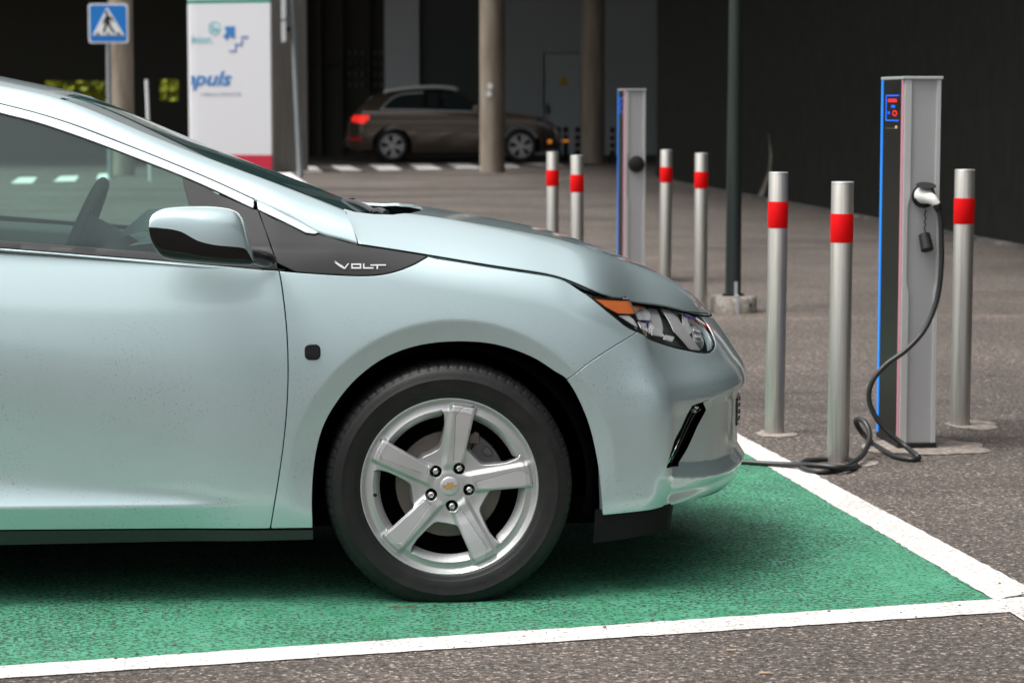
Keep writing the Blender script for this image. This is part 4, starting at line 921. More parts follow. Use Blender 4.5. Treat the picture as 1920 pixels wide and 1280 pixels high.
for u in us:
    xl = -3.25 + (L_end + 3.25) * u; xu = -3.25 + (U_end + 3.25) * u
    a_ = np.array([xl, lx[0](xl), lx[1](xl)]); b_ = np.array([xu, upc[0](xu), upc[1](xu)])
    dz = b_[2] - a_[2]; c_ = np.array([(xl * .4 + xu * .6), a_[1] + .40 * dz * .85, a_[2] + .90 * dz])
    P.append([(1-v)**2 * a_ + 2*v*(1-v) * c_ + v*v * b_ for v in np.linspace(0, 1, 22)])
P = np.array(P); Prow = P
# fold both borders inwards so that the pillar has thickness
e0 = P[:, :1] + np.array([0, .012, -.004]); e1 = P[:, -1:] + np.array([0, .012, -.010])
Pp = np.concatenate([e0, P, e1], 1); 
def mirY(P): Q = P.copy(); Q[..., 1] = 2*CY - Q[..., 1]; return Q
gridmesh('roof_pillar', paint, Pp, car); gridmesh('roof_pillar', paint, mirY(Pp), car, flipn=True)
# ---- roof and windscreen lofts
def cross(xs_, crown, name, m, dz=0., nv=40, fwd=None, dy=0.):
    P = []
    for i, x in enumerate(xs_):
        y0 = float(upc[0](x)) + dy; z0 = float(upc[1](x)) + dz; cr = crown(x); row = []
        for v in np.linspace(-1, 1, nv): row.append((x + (fwd(x) * (1 - v*v) if fwd else 0), CY + v * (CY - y0), z0 + cr * (1 - abs(v)**2.2)))
        P.append(row)
    return gridmesh(name, m, np.array(P), car)
cross(np.linspace(-2.45, -1.012, 50), lambda x: float(np.interp(x, [-2.4, -1.5, -1.2, -1.0], [.035, .035, .026, .022])), 'roof', mat('roof_paint', (.25, .30, .30), .3, .5, 1., .02) if False else paint, .0, dy=.002)
def zfw(x): return np.interp(x, [-1.01, -.3], [.02, .12])
P = []
for u in np.linspace(0, 1, 60):
    x = -1.02 + (U_end + 1.02) * u; row = []
    for v in np.linspace(-1, 1, 40):
        ff = .02 + .06 * u; xx = x + ff * (1 - v*v); zz = float(upc[1](x)) - .41 * 0 + .006
        row.append((xx, CY + v * (CY - float(upc[0](x)) - .004), float(upc[1](x)) - .010 + (.024 - .034*u) * (1 - v*v)))
    P.append(row)
wsP = np.array(P); gridmesh('windscreen', glass, wsP, car)
# black frit band round the windscreen edge, rear window
fb = np.concatenate([wsP[:, :3], ], 1) + np.array([0, 0, -.003]); gridmesh('windscreen_border', blackplas, fb, car); fb = wsP[:, -3:] + np.array([0, 0, -.003]); gridmesh('windscreen_border', blackplas, fb, car)
cross(np.linspace(-3.25, -2.46, 20), lambda x: .02, 'rear_window', suvglass, -.004)
P = np.array([[(x, CY + v * (CY - y_), z_ + .02*(1-v*v)) for v in np.linspace(-1, 1, 14)] for x, y_, z_ in ((-3.25, .34, 1.10), (-3.42, .33, 1.075), (-3.50, .36, 1.04), (-3.52, .40, .98))]); gridmesh('tailgate', paint, P, car)
#@@HOOD
def mirY2(P): Q = P.copy(); Q[..., 1] = 2*CY - Q[..., 1]; return Q
# ---- bonnet as a height field over (x, y)
E3 = np.vstack([Sp(hl), Sp(np.stack([np.linspace(hl[-1][0] + .05, S_END, 30), zl0(np.linspace(hl[-1][0] + .05, S_END, 30))], -1))])
lt_ = TS([(1180, 561), (1250, 572), (1300, 584)])
E3 = E3[np.r_[True, np.diff(np.maximum.accumulate(E3[:, 0])) > 1e-5]]
XT = E3[-1, 0]
def Ey(x): x = np.asarray(x, float); return np.where(x < E3[0, 0], E3[0, 1] + .0, np.interp(x, E3[:, 0], E3[:, 1]))
def Ez(x): x = np.asarray(x, float); return np.where(x < E3[0, 0], E3[0, 2] - .16 * (x - E3[0, 0]), np.interp(x, E3[:, 0], E3[:, 2]))
# smooth both edge curves
gx_ = np.linspace(-.5, XT, 90); th = np.sqrt(np.clip(XT - gx_, 0, None)); 
kn = np.array([-.5, -.35, -.232, -.1, .05, .2, .3, .4, .5, .6, .68, .74, .78]); kn = kn[kn < XT - .012]
tk = np.r_[np.sqrt(XT - kn), 0][::-1]; eyv = np.r_[Ey(kn), CY][::-1]; ezv = np.r_[Ez(kn), E3[-1, 2]][::-1]
eyS = nspline(tk, eyv); ezS = nspline(tk, ezv)
def Ee(x): q = np.sqrt(np.clip(XT - np.asarray(x, float), 1e-7, None)); return eyS(q), ezS(q)
zcen = nspline([-.6, -.275, -.06, .162, .332, .49, .636, .72, XT], [1.045, 1.012, .992, .955, .919, .865, .806, .757, E3[-1, 2]])
def hoodz(x, y):
    x = np.asarray(x, float); y = np.asarray(y, float); ye, ze = Ee(x); hw = np.maximum(CY - ye, 1e-4); w_ = np.clip(1 - np.abs(y - CY) / hw, -.05, 1)
    zc = zcen(x); wc = .30 + .0 * x
    u = np.clip(w_ / wc, None, 1); a_ = (1 - (1 - .78 * u)**2) / (1 - .22**2)
    # soft joint then a shallow crown in the middle, plus a raised crease at wc
    inner = .10 * (1 - ((1 - w_) / (1 - wc))**2) * (w_ > wc)
    k_ = ridge(w_ - wc, .012)
    return x, y, ze + (zc - ze) * (a_ + inner)
TH = Tracer(hoodz, -.42, XT - .03, .06, 1.2, 200, 100)
rear_e = TH([(672, 458), (664, 440), (653, 416), (643, 393), (665, 399), (700, 403), (735, 404), (765, 402), (787, 397)])

# near rear corner, then the rear edge sweeping forward to the centre line
rl = [(p_[0], p_[1]) for p_ in rear_e[1:9]]
cxr = rl[-1][0] + .014; cpts = catmull(np.array([rl[-1], (rl[-1][0] + .010, rl[-1][1] + .12), (cxr, CY)]), 4)
edge_x = kn; en = np.linspace(0, 1, 70); ex = XT - (1 - en)**2 * (XT - E3[0, 0]); ey = Ee(ex)[0]
near = [(x, y) for x, y in zip(ex, ey)][1:-1]
hoodp = [tuple(rear_e[0])] + near + [(XT - .0005, CY)]
cen = [tuple(q) for q in cpts[::-1]] + rl[::-1][1:]
full = hoodp + [(x, 2*CY - y) for x, y in hoodp[::-1][1:]] + [(x, 2*CY - y) for x, y in cen[::-1]] + cen[1:]
panel('bonnet', paint, hoodz, full, car, step=.012, inset=.004, off=.003, flange=.009, lip=.003)
sl_ = np.array([(x, float(Ee(x)[0]) + .001, float(Ee(x)[1]) - .0005) for x in XT - np.linspace(1, 0, 90)**2 * (XT - E3[0, 0])])
for q in (sl_, mirY2(sl_)): MB().tube(q, .0023, 6).build('bonnet_gap_shade', black_int, car, True)  # black bead added so the shade in the bonnet gap shows dark
q = np.array([tuple(hoodz(x, y)) for x, y in rear_e[:4]]); 
for q in (catmull(q, 4), mirY2(catmull(q, 4))): MB().tube(q + np.array([-.001, 0, -.001]), .0026, 6).build('bonnet_gap_shade', black_int, car, True)  # gap shade drawn as a black bead at the rear corners too
for (px, py) in ((858, 399), (893, 405)):
    p = carat(px, py, 1.30 if px < 880 else 1.22)
    MB().add([(p[0] - .02, p[1] - .015, p[2] - .02), (p[0] + .018, p[1] - .015, p[2] - .02), (p[0] + .018, p[1] + .015, p[2] - .02), (p[0] - .02, p[1] + .015, p[2] - .02), (p[0] - .014, p[1] - .01, p[2] + .004), (p[0] + .004, p[1] - .01, p[2] + .004), (p[0] + .004, p[1] + .01, p[2] + .004), (p[0] - .014, p[1] + .01, p[2] + .004)], [(0,3,2,1),(4,5,6,7),(0,1,5,4),(1,2,6,5),(2,3,7,6),(3,0,4,7)]).build('washer_nozzle', blackplas, car, bevel=.003)
# cowl tray and wipers
P = np.array([[(x + .13*(1-v*v), CY + v*.74, .93 - .03*(1 - abs(v)**4) + .0*x) for v in np.linspace(-1, 1, 20)] for x in (-.48, -.36, -.25, -.1, .02)]); gridmesh('cowl_tray', black_int, P, car)
def wiper(pts, r, nm='wiper_arm'): return MB().tube(catmull(pts, 6), r, 8).build(nm, greytrim, car, True)
w1 = wiper([carat(644, 376, .75), carat(668, 381, .70), carat(690, 390, .62), carat(702, 398, .52)], [.008]*18 + [.011])
MB().tube(catmull([carat(690, 391, .66), carat(660, 384, .78), carat(640, 374, .95), carat(615, 366, 1.1)], 4), .005, 6).build('wiper_blade', blackplas, w1, True)
w2 = wiper([carat(702, 397, .42), carat(714, 396, .40), carat(724, 400, .36)], [.010]*13); MB().lathe([(0, .0), (.016, 0), (.016, .02), (0, .024)], 14, 'z', tuple(carat(654, 378, .8) - np.array([0, 0, .01]))).build('wiper_cap', greytrim, w1, True)
# ---- bumper
bot = [(float(arch_b[-1][0]), float(arch_b[-1][1])), (.60, .226), (.80, .222), (1.0, .212), (S_END, .20)]
topb = [(S_END, float(E3[-1, 2]) - .012)] + [(s_, float(zq) - .008) for s_, zq in [(s2, np.interp(s2, [hl[-1][0], lampo[4][0], S_END], [hl[-1][1], lampo[4][1], E3[-1, 2]])) for s2 in np.linspace(S_END - .05, lampo[4][0] + .03, 8)]]
lampside = lamp_loop[4*4:jn + 1]
bump = np.vstack([arch_b, np.array(bot)[1:], np.array(topb), lampside, seam[1:-1]])
vent = tr([(1249, 877), (1257, 850), (1278, 800), (1298, 760), (1328, 749), (1324, 768), (1308, 798), (1289, 840), (1272, 874)])
if area(bump) < 0: bump = bump[::-1]
bump = insetpoly(bump, .0022); bump[bump[:, 0] > S_END - .012, 0] = S_END
panel('front_bumper', paint, S, bump, car, holes=[vent], step=.006, inset=.0, flange=.03, both=True, hinset=0., hflange=False, lines=[
    np.stack([_q, np.interp(_q, PK['ls'], PK['lz'])], -1) for _q in [np.linspace(.66, S_END, 100)]] + [np.stack([_q, np.interp(_q, PK['ls'], PK['lz']) + .034], -1) for _q in [np.linspace(.70, S_END, 100)]] +
    [np.stack([_q, np.interp(_q, PK['ts'], PK['tz']) - k_], -1) for _q in [np.linspace(.87, S_END, 80)] for k_ in (0, .009)] + [np.array([(.60, .24), (.60, .62)])])
def Sin(s, z, k=.03):
    x, y, z2 = S(s, z); e = 1e-3; tx = fx_(s+e) - fx_(s-e); ty = fy_(s+e) - fy_(s-e); L = np.hypot(tx, ty); return x - ty / L * k, y + tx / L * k, z2
big = insetpoly(vent if area(vent) > 0 else vent[::-1], -.012)
panel('bumper_vent', blackgloss, lambda s, z: Sin(s, z, .026), big, car, step=.012, inset=0, flange=0, mirror=True)
vs = tr([(1298, 775), (1303, 765), (1312, 768), (1306, 782), (1285, 822), (1264, 866), (1260, 868), (1280, 820)])
for k_, (c0, c1) in enumerate((((1256, 868), (1299, 776)), ((1263, 868), (1306, 780)))):
    a_ = tr([c0, ((c0[0]+c1[0])/2, (c0[1]+c1[1])/2), c1, (c1[0] + 14, c1[1] - 12)]); p_ = np.stack(Sin(a_[:, 0], a_[:, 1], .006 + .004*k_), -1); MB().tube(catmull(p_, 5), .0024, 6).build('vent_trim', mirrorchrome, car, True)
bgl = tr([(1300, 772), (1304, 763), (1310, 762), (1306, 772)]); panel('vent_chrome_tip', mirrorchrome, S, bgl, car, step=.006, inset=0, off=.001, flange=.006, mirror=True)
# grille and plate recess on the nose
gs = S_END - .15; gr_p = [(gs, .37), (S_END + .0, .355), (S_END, .452), (gs - .01, .447)]
panel('grille', blackgloss, S, gr_p, car, step=.02, inset=0, off=.004, flange=.01, both=True)
for z_ in (.38, .40, .42, .438): 
    a_ = np.stack(S(np.linspace(gs + .005, S_END, 8), np.full(8, z_)), -1); MB().tube(np.vstack([a_, mirY(a_)[::-1][1:]]) + np.array([.006, 0, 0]), .003, 6).build('grille_bar', mirrorchrome, car, True)
# air dam
dam = nspline([0, .2, .36, .6, 1.2], [.36, .56, .63, .655, .67]); dpl = [(.385, .085), (.50, .105), (.575, .145), (.607, .21), (.625, .35), (.645, .6), (.65, .905)]
dpl = catmull(np.array(dpl), 5); dpl = np.vstack([dpl, [(x, 2*CY - y) for x, y in dpl[::-1][1:]]])
P = np.array([[(x - (.235 - z_) * .12, y, z_ - (.0 if x > .45 else 0)) for z_ in (.225, .215, .195, .172, .166)] for x, y in dpl]); P[:, 0, 2] = .231
P[:, :, 2] += np.clip(.62 - P[:, :, 0], -.3, .3)[:, :] * -.10 * (P[:, :, 2] < .2)
gridmesh('air_dam', mat('dam_black', (.006, .006, .006), .7, spec=.2), P, car)
# ---- headlamp
hlp = insetpoly(lamp_loop, .001)
HL = []
panel('headlamp', lamphouse, lambda s, z: Sin(s, z, .034), insetpoly(lamp_loop if area(lamp_loop) > 0 else lamp_loop[::-1], .001), car, step=.012, inset=0, flange=0, mirror=True, ret=HL)
HLn, HLf = HL
def hlpart(name, m, pts, depth, mirr=True, **k):
    o = panel(name, m, lambda s, z: Sin(s, z, depth), tr(pts), HLn, step=.008, inset=0, flange=.003, lip=.0006, **k)
    V = np.array([tuple(v.co) for v in o.data.vertices]); V[:, 1] = 2*CY - V[:, 1]; mk(name, V, [tuple(p.vertices)[::-1] for p in o.data.polygons], m, HLf, True); return o
hlpart('amber_reflector', amber, [(1113, 557), (1180, 569), (1208, 574), (1212, 577), (1196, 583), (1180, 588), (1160, 587), (1137, 575)], .006)
hlpart('inner_bezel', lampgrey, [(1246, 575), (1262, 578), (1300, 625), (1322, 656), (1304, 655), (1272, 620)], .014)
hlpart('reflector', lampsil, [(1200, 578), (1218, 576), (1228, 586), (1230, 600), (1222, 600), (1206, 598)], .016)
hlpart('reflector', lampsil, [(1164, 592), (1182, 592), (1192, 600), (1200, 614), (1186, 606)], .012)
hlpart('reflector', lampgrey, [(1230, 578), (1246, 580), (1258, 622), (1232, 626)], .024)
hlpart('reflector', lampsil, [(1232, 608), (1248, 616), (1258, 632), (1234, 628)], .018)
hlpart('reflector', lampsil, [(1256, 628), (1272, 632), (1268, 640), (1252, 636)], .012)
hlpart('reflector', lampsil, [(1254, 583), (1282, 586), (1290, 606), (1298, 622), (1276, 606)], .022)
hlpart('reflector', lampsil, [(1288, 592), (1296, 596), (1306, 622), (1300, 630), (1290, 612)], .014)
hlpart('turn_bulb', lampred, [(1304, 591), (1316, 597), (1322, 608), (1312, 600)], .014)
hlpart('projector', lampgrey, [(1306, 612), (1316, 612), (1326, 630), (1326, 642), (1314, 640)], .018)
hlpart('reflector', lampsil, [(1308, 616), (1320, 618), (1322, 622), (1310, 620)], .012); hlpart('reflector', lampsil, [(1312, 628), (1324, 630), (1325, 634), (1314, 632)], .012)
hlpart('reflector', lampsil, [(1210, 604), (1224, 606), (1228, 622), (1216, 616)], .022)
lq = lamp_loop if area(lamp_loop) > 0 else lamp_loop[::-1]
for sd_ in (0, 1):
    o = panel('bezel', blackgloss, S, lq, HLn, holes=[insetpoly(lq, .0055)], step=.006, inset=.0015, off=-.0025, flange=.01, hinset=0, hflange=False) if sd_ == 0 else mk('bezel', np.array([tuple(v.co) for v in o.data.vertices]) * [1, -1, 1] + [0, 2*CY, 0], [tuple(p.vertices)[::-1] for p in o.data.polygons], blackgloss, HLf, True)
o = panel('lens', lens, S, lamp_loop, HLn, step=.012, inset=.0015, off=-.001, flange=.02)
V = np.array([tuple(v.co) for v in o.data.vertices]); V[:, 1] = 2*CY - V[:, 1]; mk('lens', V, [tuple(p.vertices)[::-1] for p in o.data.polygons], lens, HLf, True)
# side marker
c_ = TS([(586, 660)])[0]; panel('side_marker', blackgloss, S, [(c_[0] + x, c_[1] + z) for x, z in rrect(-.0172, .0172, -.0172, .0172, .0105)], car, step=.004, inset=0, off=.005, flange=.006, lip=.003, mirror=True)
mkk = MB()
for k in range(7): mkk.box(c_[0] + .0 - .0125 + k*.004, c_[0] - .0125 + k*.004 + .0016, -.0052 + float(S(c_[0], c_[1])[1]) - .0005, float(S(c_[0], c_[1])[1]) - .002, c_[1] - .012, c_[1] + .012)
mkk.build('marker_ribs', greytrim, car)
# lettering on the trim panel, polygons traced in the photograph's letters
def zp(l): return [(400 + x / 3, 340 + y / 3) for x, y in l]
lets = [[(776, 462), (832, 462), (832, 470), (784, 470), (784, 482), (776, 491)], [(776, 491), (784, 482), (824, 482), (824, 470), (832, 462), (832, 491)],
        [(842, 462), (850, 462), (850, 483), (902, 483), (900, 491), (842, 491)], [(884, 467), (972, 467), (970, 474), (884, 474)], [(918, 474), (926, 474), (926, 493), (918, 493)],
        [(712, 470), (722, 470), (738, 484), (756, 461), (764, 461), (742, 492), (732, 492)], [(682, 445), (700, 458), (716, 468), (740, 494), (720, 484), (700, 472)], [(680, 456), (690, 458), (724, 488), (706, 476)]]
vb = MB()
for l in lets:
    q = tr(zp(l)); P = np.stack(S(q[:, 0], q[:, 1]), -1) + np.array([0, -.0015, 0]); P2 = P + np.array([0, .003, 0]); n = len(P); vb.add(np.vstack([P, P2]), [tuple(range(n)), tuple(range(n, 2*n))[::-1]] + [(i, (i+1) % n, n + (i+1) % n, n + i) for i in range(n)])
vb.build('lettering', mat('badge_silver', (.72, .72, .74), .3, .3), car)
#@@INNER
# ---- inner shell: black backing behind the gaps, wheel housings, floor
P = []
for s_ in np.linspace(S_REAR, S_END, 160):
    row = []
    zt_ = (float(zbelt(s_)) - .02) if s_ < -.3 else (float(zl0(s_)) - .03)
    if s_ > hl[-1][0] + .04: zt_ = float(np.interp(s_, [hl[-1][0] + .04, lampo[4][0] + .05, S_END], [.66, .55, .55]))
    zt_ = min(zt_, 1.0); zb_ = .20
    x_ = float(fx_(s_))
    for cx_ in (0.01, -2.694):
        if abs(x_ - cx_) < .42 and s_ < .5: zb_ = max(zb_, .305 + math.sqrt(.42**2 - (x_ - cx_)**2))
    zb_ = min(zb_, zt_ - .01)
    for k in range(8): z_ = zb_ + (zt_ - zb_) * k / 7; row.append(tuple(float(q) for q in Sin(np.float64(s_), np.float64(z_), .05 if s_ < .5 else .07)))
    P.append(row)
P = np.array(P); gridmesh('inner_shell', black_int, P, car); gridmesh('inner_shell', black_int, mirY(P), car)
def liner(cx):
    n = 34; V = []; Fc = []
    prof = [(.335, .10), (.375, .13), (.385, .40), (.0, .42)]
    m = MB(); V = []
    angs = np.linspace(math.radians(-14), math.radians(194), n)
    for a in angs:
        for r, y in prof: V.append((cx + .005 + (r + .022) * math.cos(a), y, .305 + (r + .015) * math.sin(a)))
    for i in range(n-1):
        for j in range(3): Fc.append((i*4 + j, (i+1)*4 + j, (i+1)*4 + j+1, i*4 + j+1))
    V = np.array(V); mk('wheel_arch_liner', V, Fc, black_int, car); V2 = V.copy(); V2[:, 1] = 2*CY - V2[:, 1]; mk('wheel_arch_liner', V2, Fc, black_int, car)
liner(0); liner(-2.694)
MB().box(-3.3, .60, .28, 1.53, .165, .24).box(-2.25, -.46, .08, 1.73, .16, .22).build('underbody', black_int, car)
# door inner tops, dashboard, seats, steering wheel
P = np.array([[(x, y_, z_) for y_, z_ in ((.05, float(zbelt(x)) - .01), (.10, float(zbelt(x)) + .0), (.13, float(zbelt(x)) - .03), (.14, .3))] for x in np.linspace(-2.6, -.42, 12)]); gridmesh('door_lining', dashm, P, car); gridmesh('door_lining', dashm, mirY(P), car)
db = [(-.92, .70), (-.90, .85), (-.82, .925), (-.70, .94), (-.55, .945), (-.40, .95), (-.30, .93)]
P = np.array([[(x + .0, .10 + 1.61 * v, z + .02 * math.sin(math.pi * v) * 0) for v in np.linspace(0, 1, 14)] for x, z in db]); gridmesh('dashboard', dashm, P, car)
hoodi = [(-.93, .93), (-.86, .99), (-.76, .99), (-.66, .955)]
P = np.array([[(x, 1.08 + .36 * v, .90 + (z - .90) * math.sin(math.pi * min(max(v, .02), .98))**.4) for v in np.linspace(0, 1, 12)] for x, z in hoodi]); gridmesh('instrument_hood', dashm, P, car)
swc = carat(152, 440, 1.28); e = empty('steering_wheel', tuple(swc), 0, car)
n_ = 40; cst = []
for k in range(n_ + 1):
    a = 2*math.pi*k/n_; cst.append((.172*math.sin(a)*.40, .172*math.cos(a), .172*math.sin(a)*.92))
MB().tube(cst, .017, 10, cap=False).build('rim', dashm, e, True)
MB().tube([(0, 0, 0), (.06, 0, -.02), (.16, 0, -.07)], [.07, .06, .05], 14).build('hub', dashm, e, True)
MB().tube([(-.0, -.17, 0), (.01, 0, 0), (0, .17, 0)], .016, 8).build('spoke', dashm, e, True)
for yy in (.50, 1.31):
    e = empty('front_seat', (-1.72, yy, .3), 0, car)
    P = []
    for (x, z, hw, dp) in ((.0, .0, .22, .09), (-.06, .2, .24, .1), (-.14, .45, .22, .09), (-.19, .62, .14, .07), (-.21, .68, .10, .05), (-.225, .86, .09, .045), (-.23, .88, .04, .02)):
        P.append([(x + dp*math.cos(a)*-1, hw*math.sin(a), z) for a in np.linspace(0, 2*math.pi, 17)])
    gridmesh('backrest', seatm, np.array(P), e)
    MB().box(-.05, .5, -.23, .23, -.12, .05).build('cushion', seatm, e, bevel=.04)
# ---- door mirrors
xs_t = [carat(px, 400, -.13)[0] for px in (284, 292, 305, 340, 380, 410, 437, 452, 462, 470, 476)]
def zc_(py): return [carat(380, q, -.13)[2] for q in py]
ztop = zc_([402, 393, 388.5, 386.5, 387, 389.5, 396, 409, 434, 467, 488]); zsm = zc_([423, 423, 424, 430, 450, 457, 460, 462, 465, 478, 490]); zbt = zc_([440, 470, 484, 490, 493, 495, 496.5, 497, 497, 496, 492])
fT, fS_, fB = pchip(xs_t, ztop), pchip(xs_t, zsm), pchip(xs_t, zbt)
xx = xs_t[0] + (xs_t[-1] - xs_t[0]) * (1 - np.cos(np.linspace(0, math.pi, 40))) / 2
_f = catmull([(1, 0), (.985, .25), (.955, .50), (.90, .68), (.74, .86), (.50, .955), (.22, .992), (0, 1)], 3)
FC = [tuple(q) for q in _f] + [(-a_, b_) for a_, b_ in _f[::-1][1:]]
def shell(sign, gap_=.0008):
    P = []
    for x in xx:
        u = (x - xs_t[0]) / (xs_t[-1] - xs_t[0]); hw = .105 * (1 - (max(0, (u - .35) / .65))**2.2 * .8)**.5 * min(1, (u / .05 + .72)); row = []
        zs_ = float(fS_(x)); zt_ = float(fT(x)) if sign > 0 else float(fB(x))
        for c, s_ in FC:
            row.append((x + .022*(1-u)*(1-c), -.145 - hw * c, zs_ + sign*gap_ + (zt_ - zs_) * s_))
        P.append(row)
    P = np.array(P); c0 = P[:1].mean(1, keepdims=True) * np.ones_like(P[:1]); return np.concatenate([c0 * .9 + P[:1] * .1, P, P[-1:].mean(1, keepdims=True) * np.ones_like(P[-1:])], 0)
for mir in (0, 1):
    e = empty('door_mirror', (0, 0, 0), 0, car)
    up_, lo_ = shell(1), shell(-1)
    if mir: up_, lo_ = mirY(up_), mirY(lo_)
    gridmesh('mirror_cover', paint, up_, e, flipn=bool(1 - mir)); gridmesh('mirror_base', blackgloss, lo_, e, flipn=bool(mir))
    a_ = carat(455, 480, -.12); b_ = carat(500, 487, -.012); st_ = np.array([a_, (a_ + b_) / 2 + np.array([0, 0, .003]), b_, b_ + np.array([.01, .04, 0])])
    if mir: st_ = mirY(st_)
    MB().tube(catmull(st_, 4), np.interp(np.linspace(0, 1, 13), [0, .6, 1], [.020, .020, .014]), 14).build('mirror_stalk', blackgloss, e, True)
#@@WHEEL
# ---- wheels
zpx = 1874.
def pol(l): return np.array([((x) / zpx, (y) / zpx) for x, y in l])
def rot(P, deg): a = math.radians(deg); return P @ np.array([[math.cos(a), math.sin(a)], [-math.sin(a), math.cos(a)]])
def arcp(r, a0, a1, n): return [(r*math.cos(math.radians(a)), r*math.sin(math.radians(a))) for a in np.linspace(a0, a1, n)]
winw = [(118, 340)] + [(121, 352)] + arcp(376, 69, 26, 12) + [(348, 152), (338, 137), (322, 125), (281, 110), (230, 101), (182, 97), (162, 97), (146, 104), (118, 132), (95, 158), (87, 170), (83, 186), (86, 204), (100, 270)]
winw = pol(winw)
wf = pchip([0, .03, .045, .075, .11, .16, .195, .206, .215, .2235, .228, .2325], [-.017, -.017, -.019, -.020, -.014, -.008, -.007, -.012, -.014, -.006, -.001, -.003])
def face(off=0.):
    def f(u, v):
        u = np.asarray(u, float); v = np.asarray(v, float); r = np.hypot(u, v); a = np.degrees(np.arctan2(v, u))
        w_ = wf(r); rel = ((a - 80 + 36) % 72) - 36                        # angle from the spoke centre
        lat = np.abs(r * np.sin(np.radians(rel)))
        sp_ = (1 - sst(0, 1, (lat - (.014 + .05 * r)) / .014)) * sst(.036, .062, r) * (1 - sst(.208, .222, r)); w_ = w_ + .0075 * sp_ + .005 * sp_ * sst(.19, .212, r) - .003 * (1 - sp_) * sst(.036, .05, r) * (1 - sst(.10, .15, r))
        return u, -(w_ + off), v
    return f
padp = pol([(17, 122), (26, 345), (34, 361), (66, 389), (74, 392), (120, 392), (128, 384), (70, 128), (60, 122)])
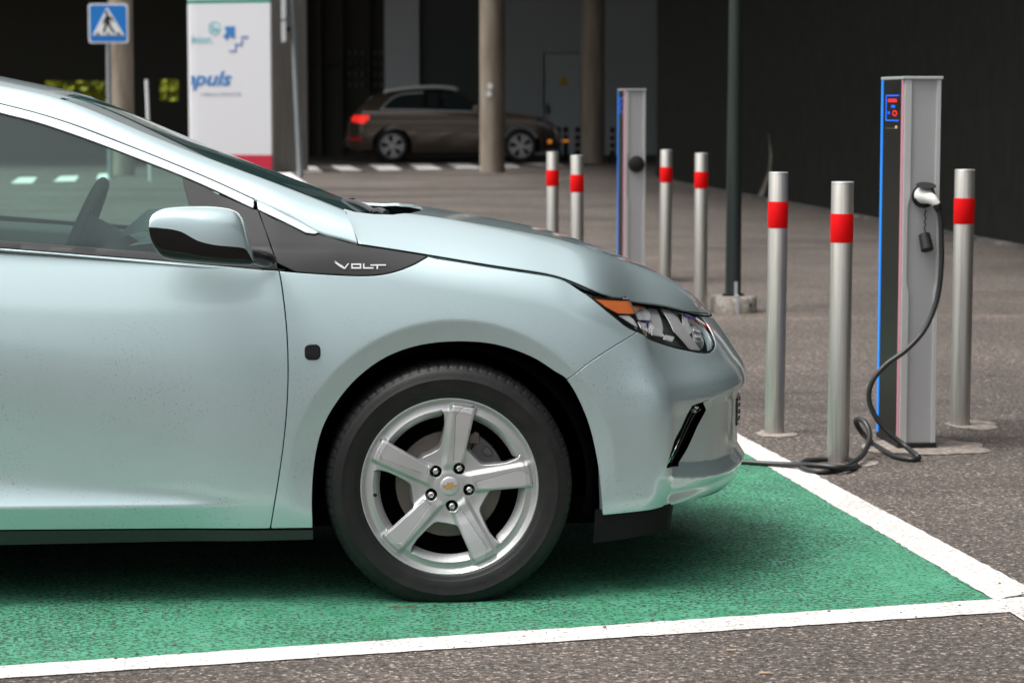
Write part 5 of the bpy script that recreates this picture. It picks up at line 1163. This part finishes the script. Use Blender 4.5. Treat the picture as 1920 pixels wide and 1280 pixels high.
def build_wheel(parent, loc, spin=0.):
    e = empty('wheel', loc, 0, parent)
    circ = np.array(arcp(.2325, 0, 357, 120)); holes = [rot(winw, 72*k) for k in range(5)] + [np.array(arcp(.0178, 0, 340, 18)) + np.array([.0525*math.cos(math.radians(61 + 72*k)), .0525*math.sin(math.radians(61 + 72*k))]) for k in range(5)] + [rot(padp, 72*k) for k in range(5)]
    panel('rim', alloy, face(), circ, e, holes=holes, step=.0031, inset=0, flange=.034, lip=.0028, hinset=0)
    for k in range(5):
        panel('spoke_pad', alloy2, face(-.0006), rot(padp, 72*k), e, step=.005, inset=.0034, flange=.006, lip=.001)
        a = math.radians(61 + 72*k); c = (.0525*math.cos(a), 0, .0525*math.sin(a))
        m = MB(); m.lathe([(0, -.016), (.0055, -.016), (.0075, -.0175), (.0098, -.022), (.0105, -.05)], 6, 'y', c); m.build('wheel_nut', mirrorchrome, e, bevel=.0008)
        m = MB(); m.lathe([(.0165, -.028), (.0172, -.05), (0, -.05)], 18, 'y', c).build('nut_recess', blackplas, e, True)
    cap_ = MB().lathe([(0, -.0132), (.018, -.0138), (.0235, -.0150), (.0252, -.017), (.0255, -.024)], 40, 'y').build('centre_cap', alloy2, e, True)
    em = [(-40, -2), (-34, 12), (-14, 12), (-12, 22), (20, 22), (17, 12), (38, 12), (36, 2), (32, -3), (12, -3), (10, -15), (-22, -15), (-19, -3), (-38, -3)]
    MB().plate([(x*.92 / zpx, y*.92 / zpx) for x, y in em][::-1], .0118, .016).build('emblem', mirrorchrome, e)
    MB().plate([(x*.80 / zpx, y*.74 / zpx) for x, y in em][::-1], .0108, .0135).build('emblem_inlay', gold, e)
    MB().lathe([(.2318, -.010), (.2322, -.014), (.226, -.020), (.214, -.026), (.209, -.05), (.206, -.12), (.21, -.17), (.22, -.19)], 120, 'y').build('rim_barrel', alloy, e, True)
    MB().lathe([(.201, -.045), (.205, -.036), (.2065, -.046), (.207, -.06)], 96, 'y').build('inner_lip', alloy, e, True)
    MB().lathe([(0, -.052), (.07, -.052), (.075, -.06), (.085, -.066), (.138, -.066), (.14, -.075), (.138, -.09), (.05, -.09)], 64, 'y').build('brake_disc', steel_d, e, True)
    MB().lathe([(.0, -.11), (.2, -.125)], 40, 'y').build('back_plate', black_int, e)
    # caliper
    cm = MB(); pts = [(.095*math.cos(a), .095*math.sin(a)) for a in np.radians(np.linspace(12, 58, 9))] + [(.15*math.cos(a), .15*math.sin(a)) for a in np.radians(np.linspace(58, 12, 9))]
    cm.plate([(x, z) for x, z in pts][::-1], .045, .10); cm.build('caliper', cast, e, bevel=.006)
    MB().plate([(x / zpx, z / zpx) for x, z in [(92, 200), (150, 200), (150, 250), (130, 262), (96, 240)]][::-1], .040, .07).build('caliper_bracket', steel_d, e, bevel=.004)
    MB().plate([(x / zpx, z / zpx) for x, z in [(160, 160), (190, 140), (215, 150), (185, 190)]][::-1], .036, .06).build('caliper_clip', cast, e, bevel=.003)
    MB().plate([(x / zpx, z / zpx) for x, z in [(200, -20), (270, -20), (280, 5), (210, 0)]][::-1], .05, .07).build('caliper_pin', cast, e, bevel=.004)
    MB().tube([(-.195, .028, -.022), (-.198, .014, -.020), (-.19, .008, -.020)], .0045, 8).build('valve', blackplas, e, True)
    # tyre
    R0 = .3225; prof = [(.221, -.030), (.2255, -.012), (.231, -.0015), (.236, .003), (.243, .0035), (.2445, .0055), (.247, .0065), (.262, .0105), (.278, .0115), (.2800, .0125), (.2815, .0115), (.292, .0085), (.300, .0045), (.3055, .0005), (.3068, -.0015), (.3095, -.0030), (.3135, -.0070), (.3165, -.012), (.3190, -.020), (.3205, -.034), (.3135, -.036), (.3135, -.044), (.3215, -.046), (R0, -.075), (.3145, -.077), (.3145, -.087), (R0, -.089), (R0, -.125), (.3145, -.127), (.3145, -.137), (.3215, -.139), (.3205, -.170), (.3165, -.19), (.30, -.208), (.27, -.214), (.23, -.20)]
    NS = 76; seg = NS * 6; V = []; n = len(prof)
    for k in range(seg):
        a = 2*math.pi*k/seg
        for j, (r, h_) in enumerate(prof):
            rr = r
            if k % 6 == 0 and (14 <= j <= 19): rr -= .0034 * (1 if j > 14 else .4)
            if k % 6 == 3 and (17 <= j <= 19): rr -= .0010
            if k % 6 == 1 and 22 <= j <= 31 and j not in (24, 25, 28, 29): rr -= .003
            x, z = rr*math.cos(a), rr*math.sin(a); y = -h_
            if z < -.302:
                ov = -.302 - z; z = -.302 - ov * .02; y -= ov * .25 if h_ > -.1 else -ov*.25
            V.append((x, y, z))
    Fc = [(k*n + i, ((k+1) % seg)*n + i, ((k+1) % seg)*n + i+1, k*n + i+1) for k in range(seg) for i in range(n-1)]
    mk('tyre', V, Fc, rubber, e, True); return e
wh = build_wheel(car, (0, .03, .302))
w_r = copy_tree(wh, car); w_r.location = (-2.694, .03, .302)
for x in (0, -2.694):
    w_ = copy_tree(wh, car); w_.location = (x, 2*CY - .03, .330); w_.rotation_euler = (0, 0, math.pi)
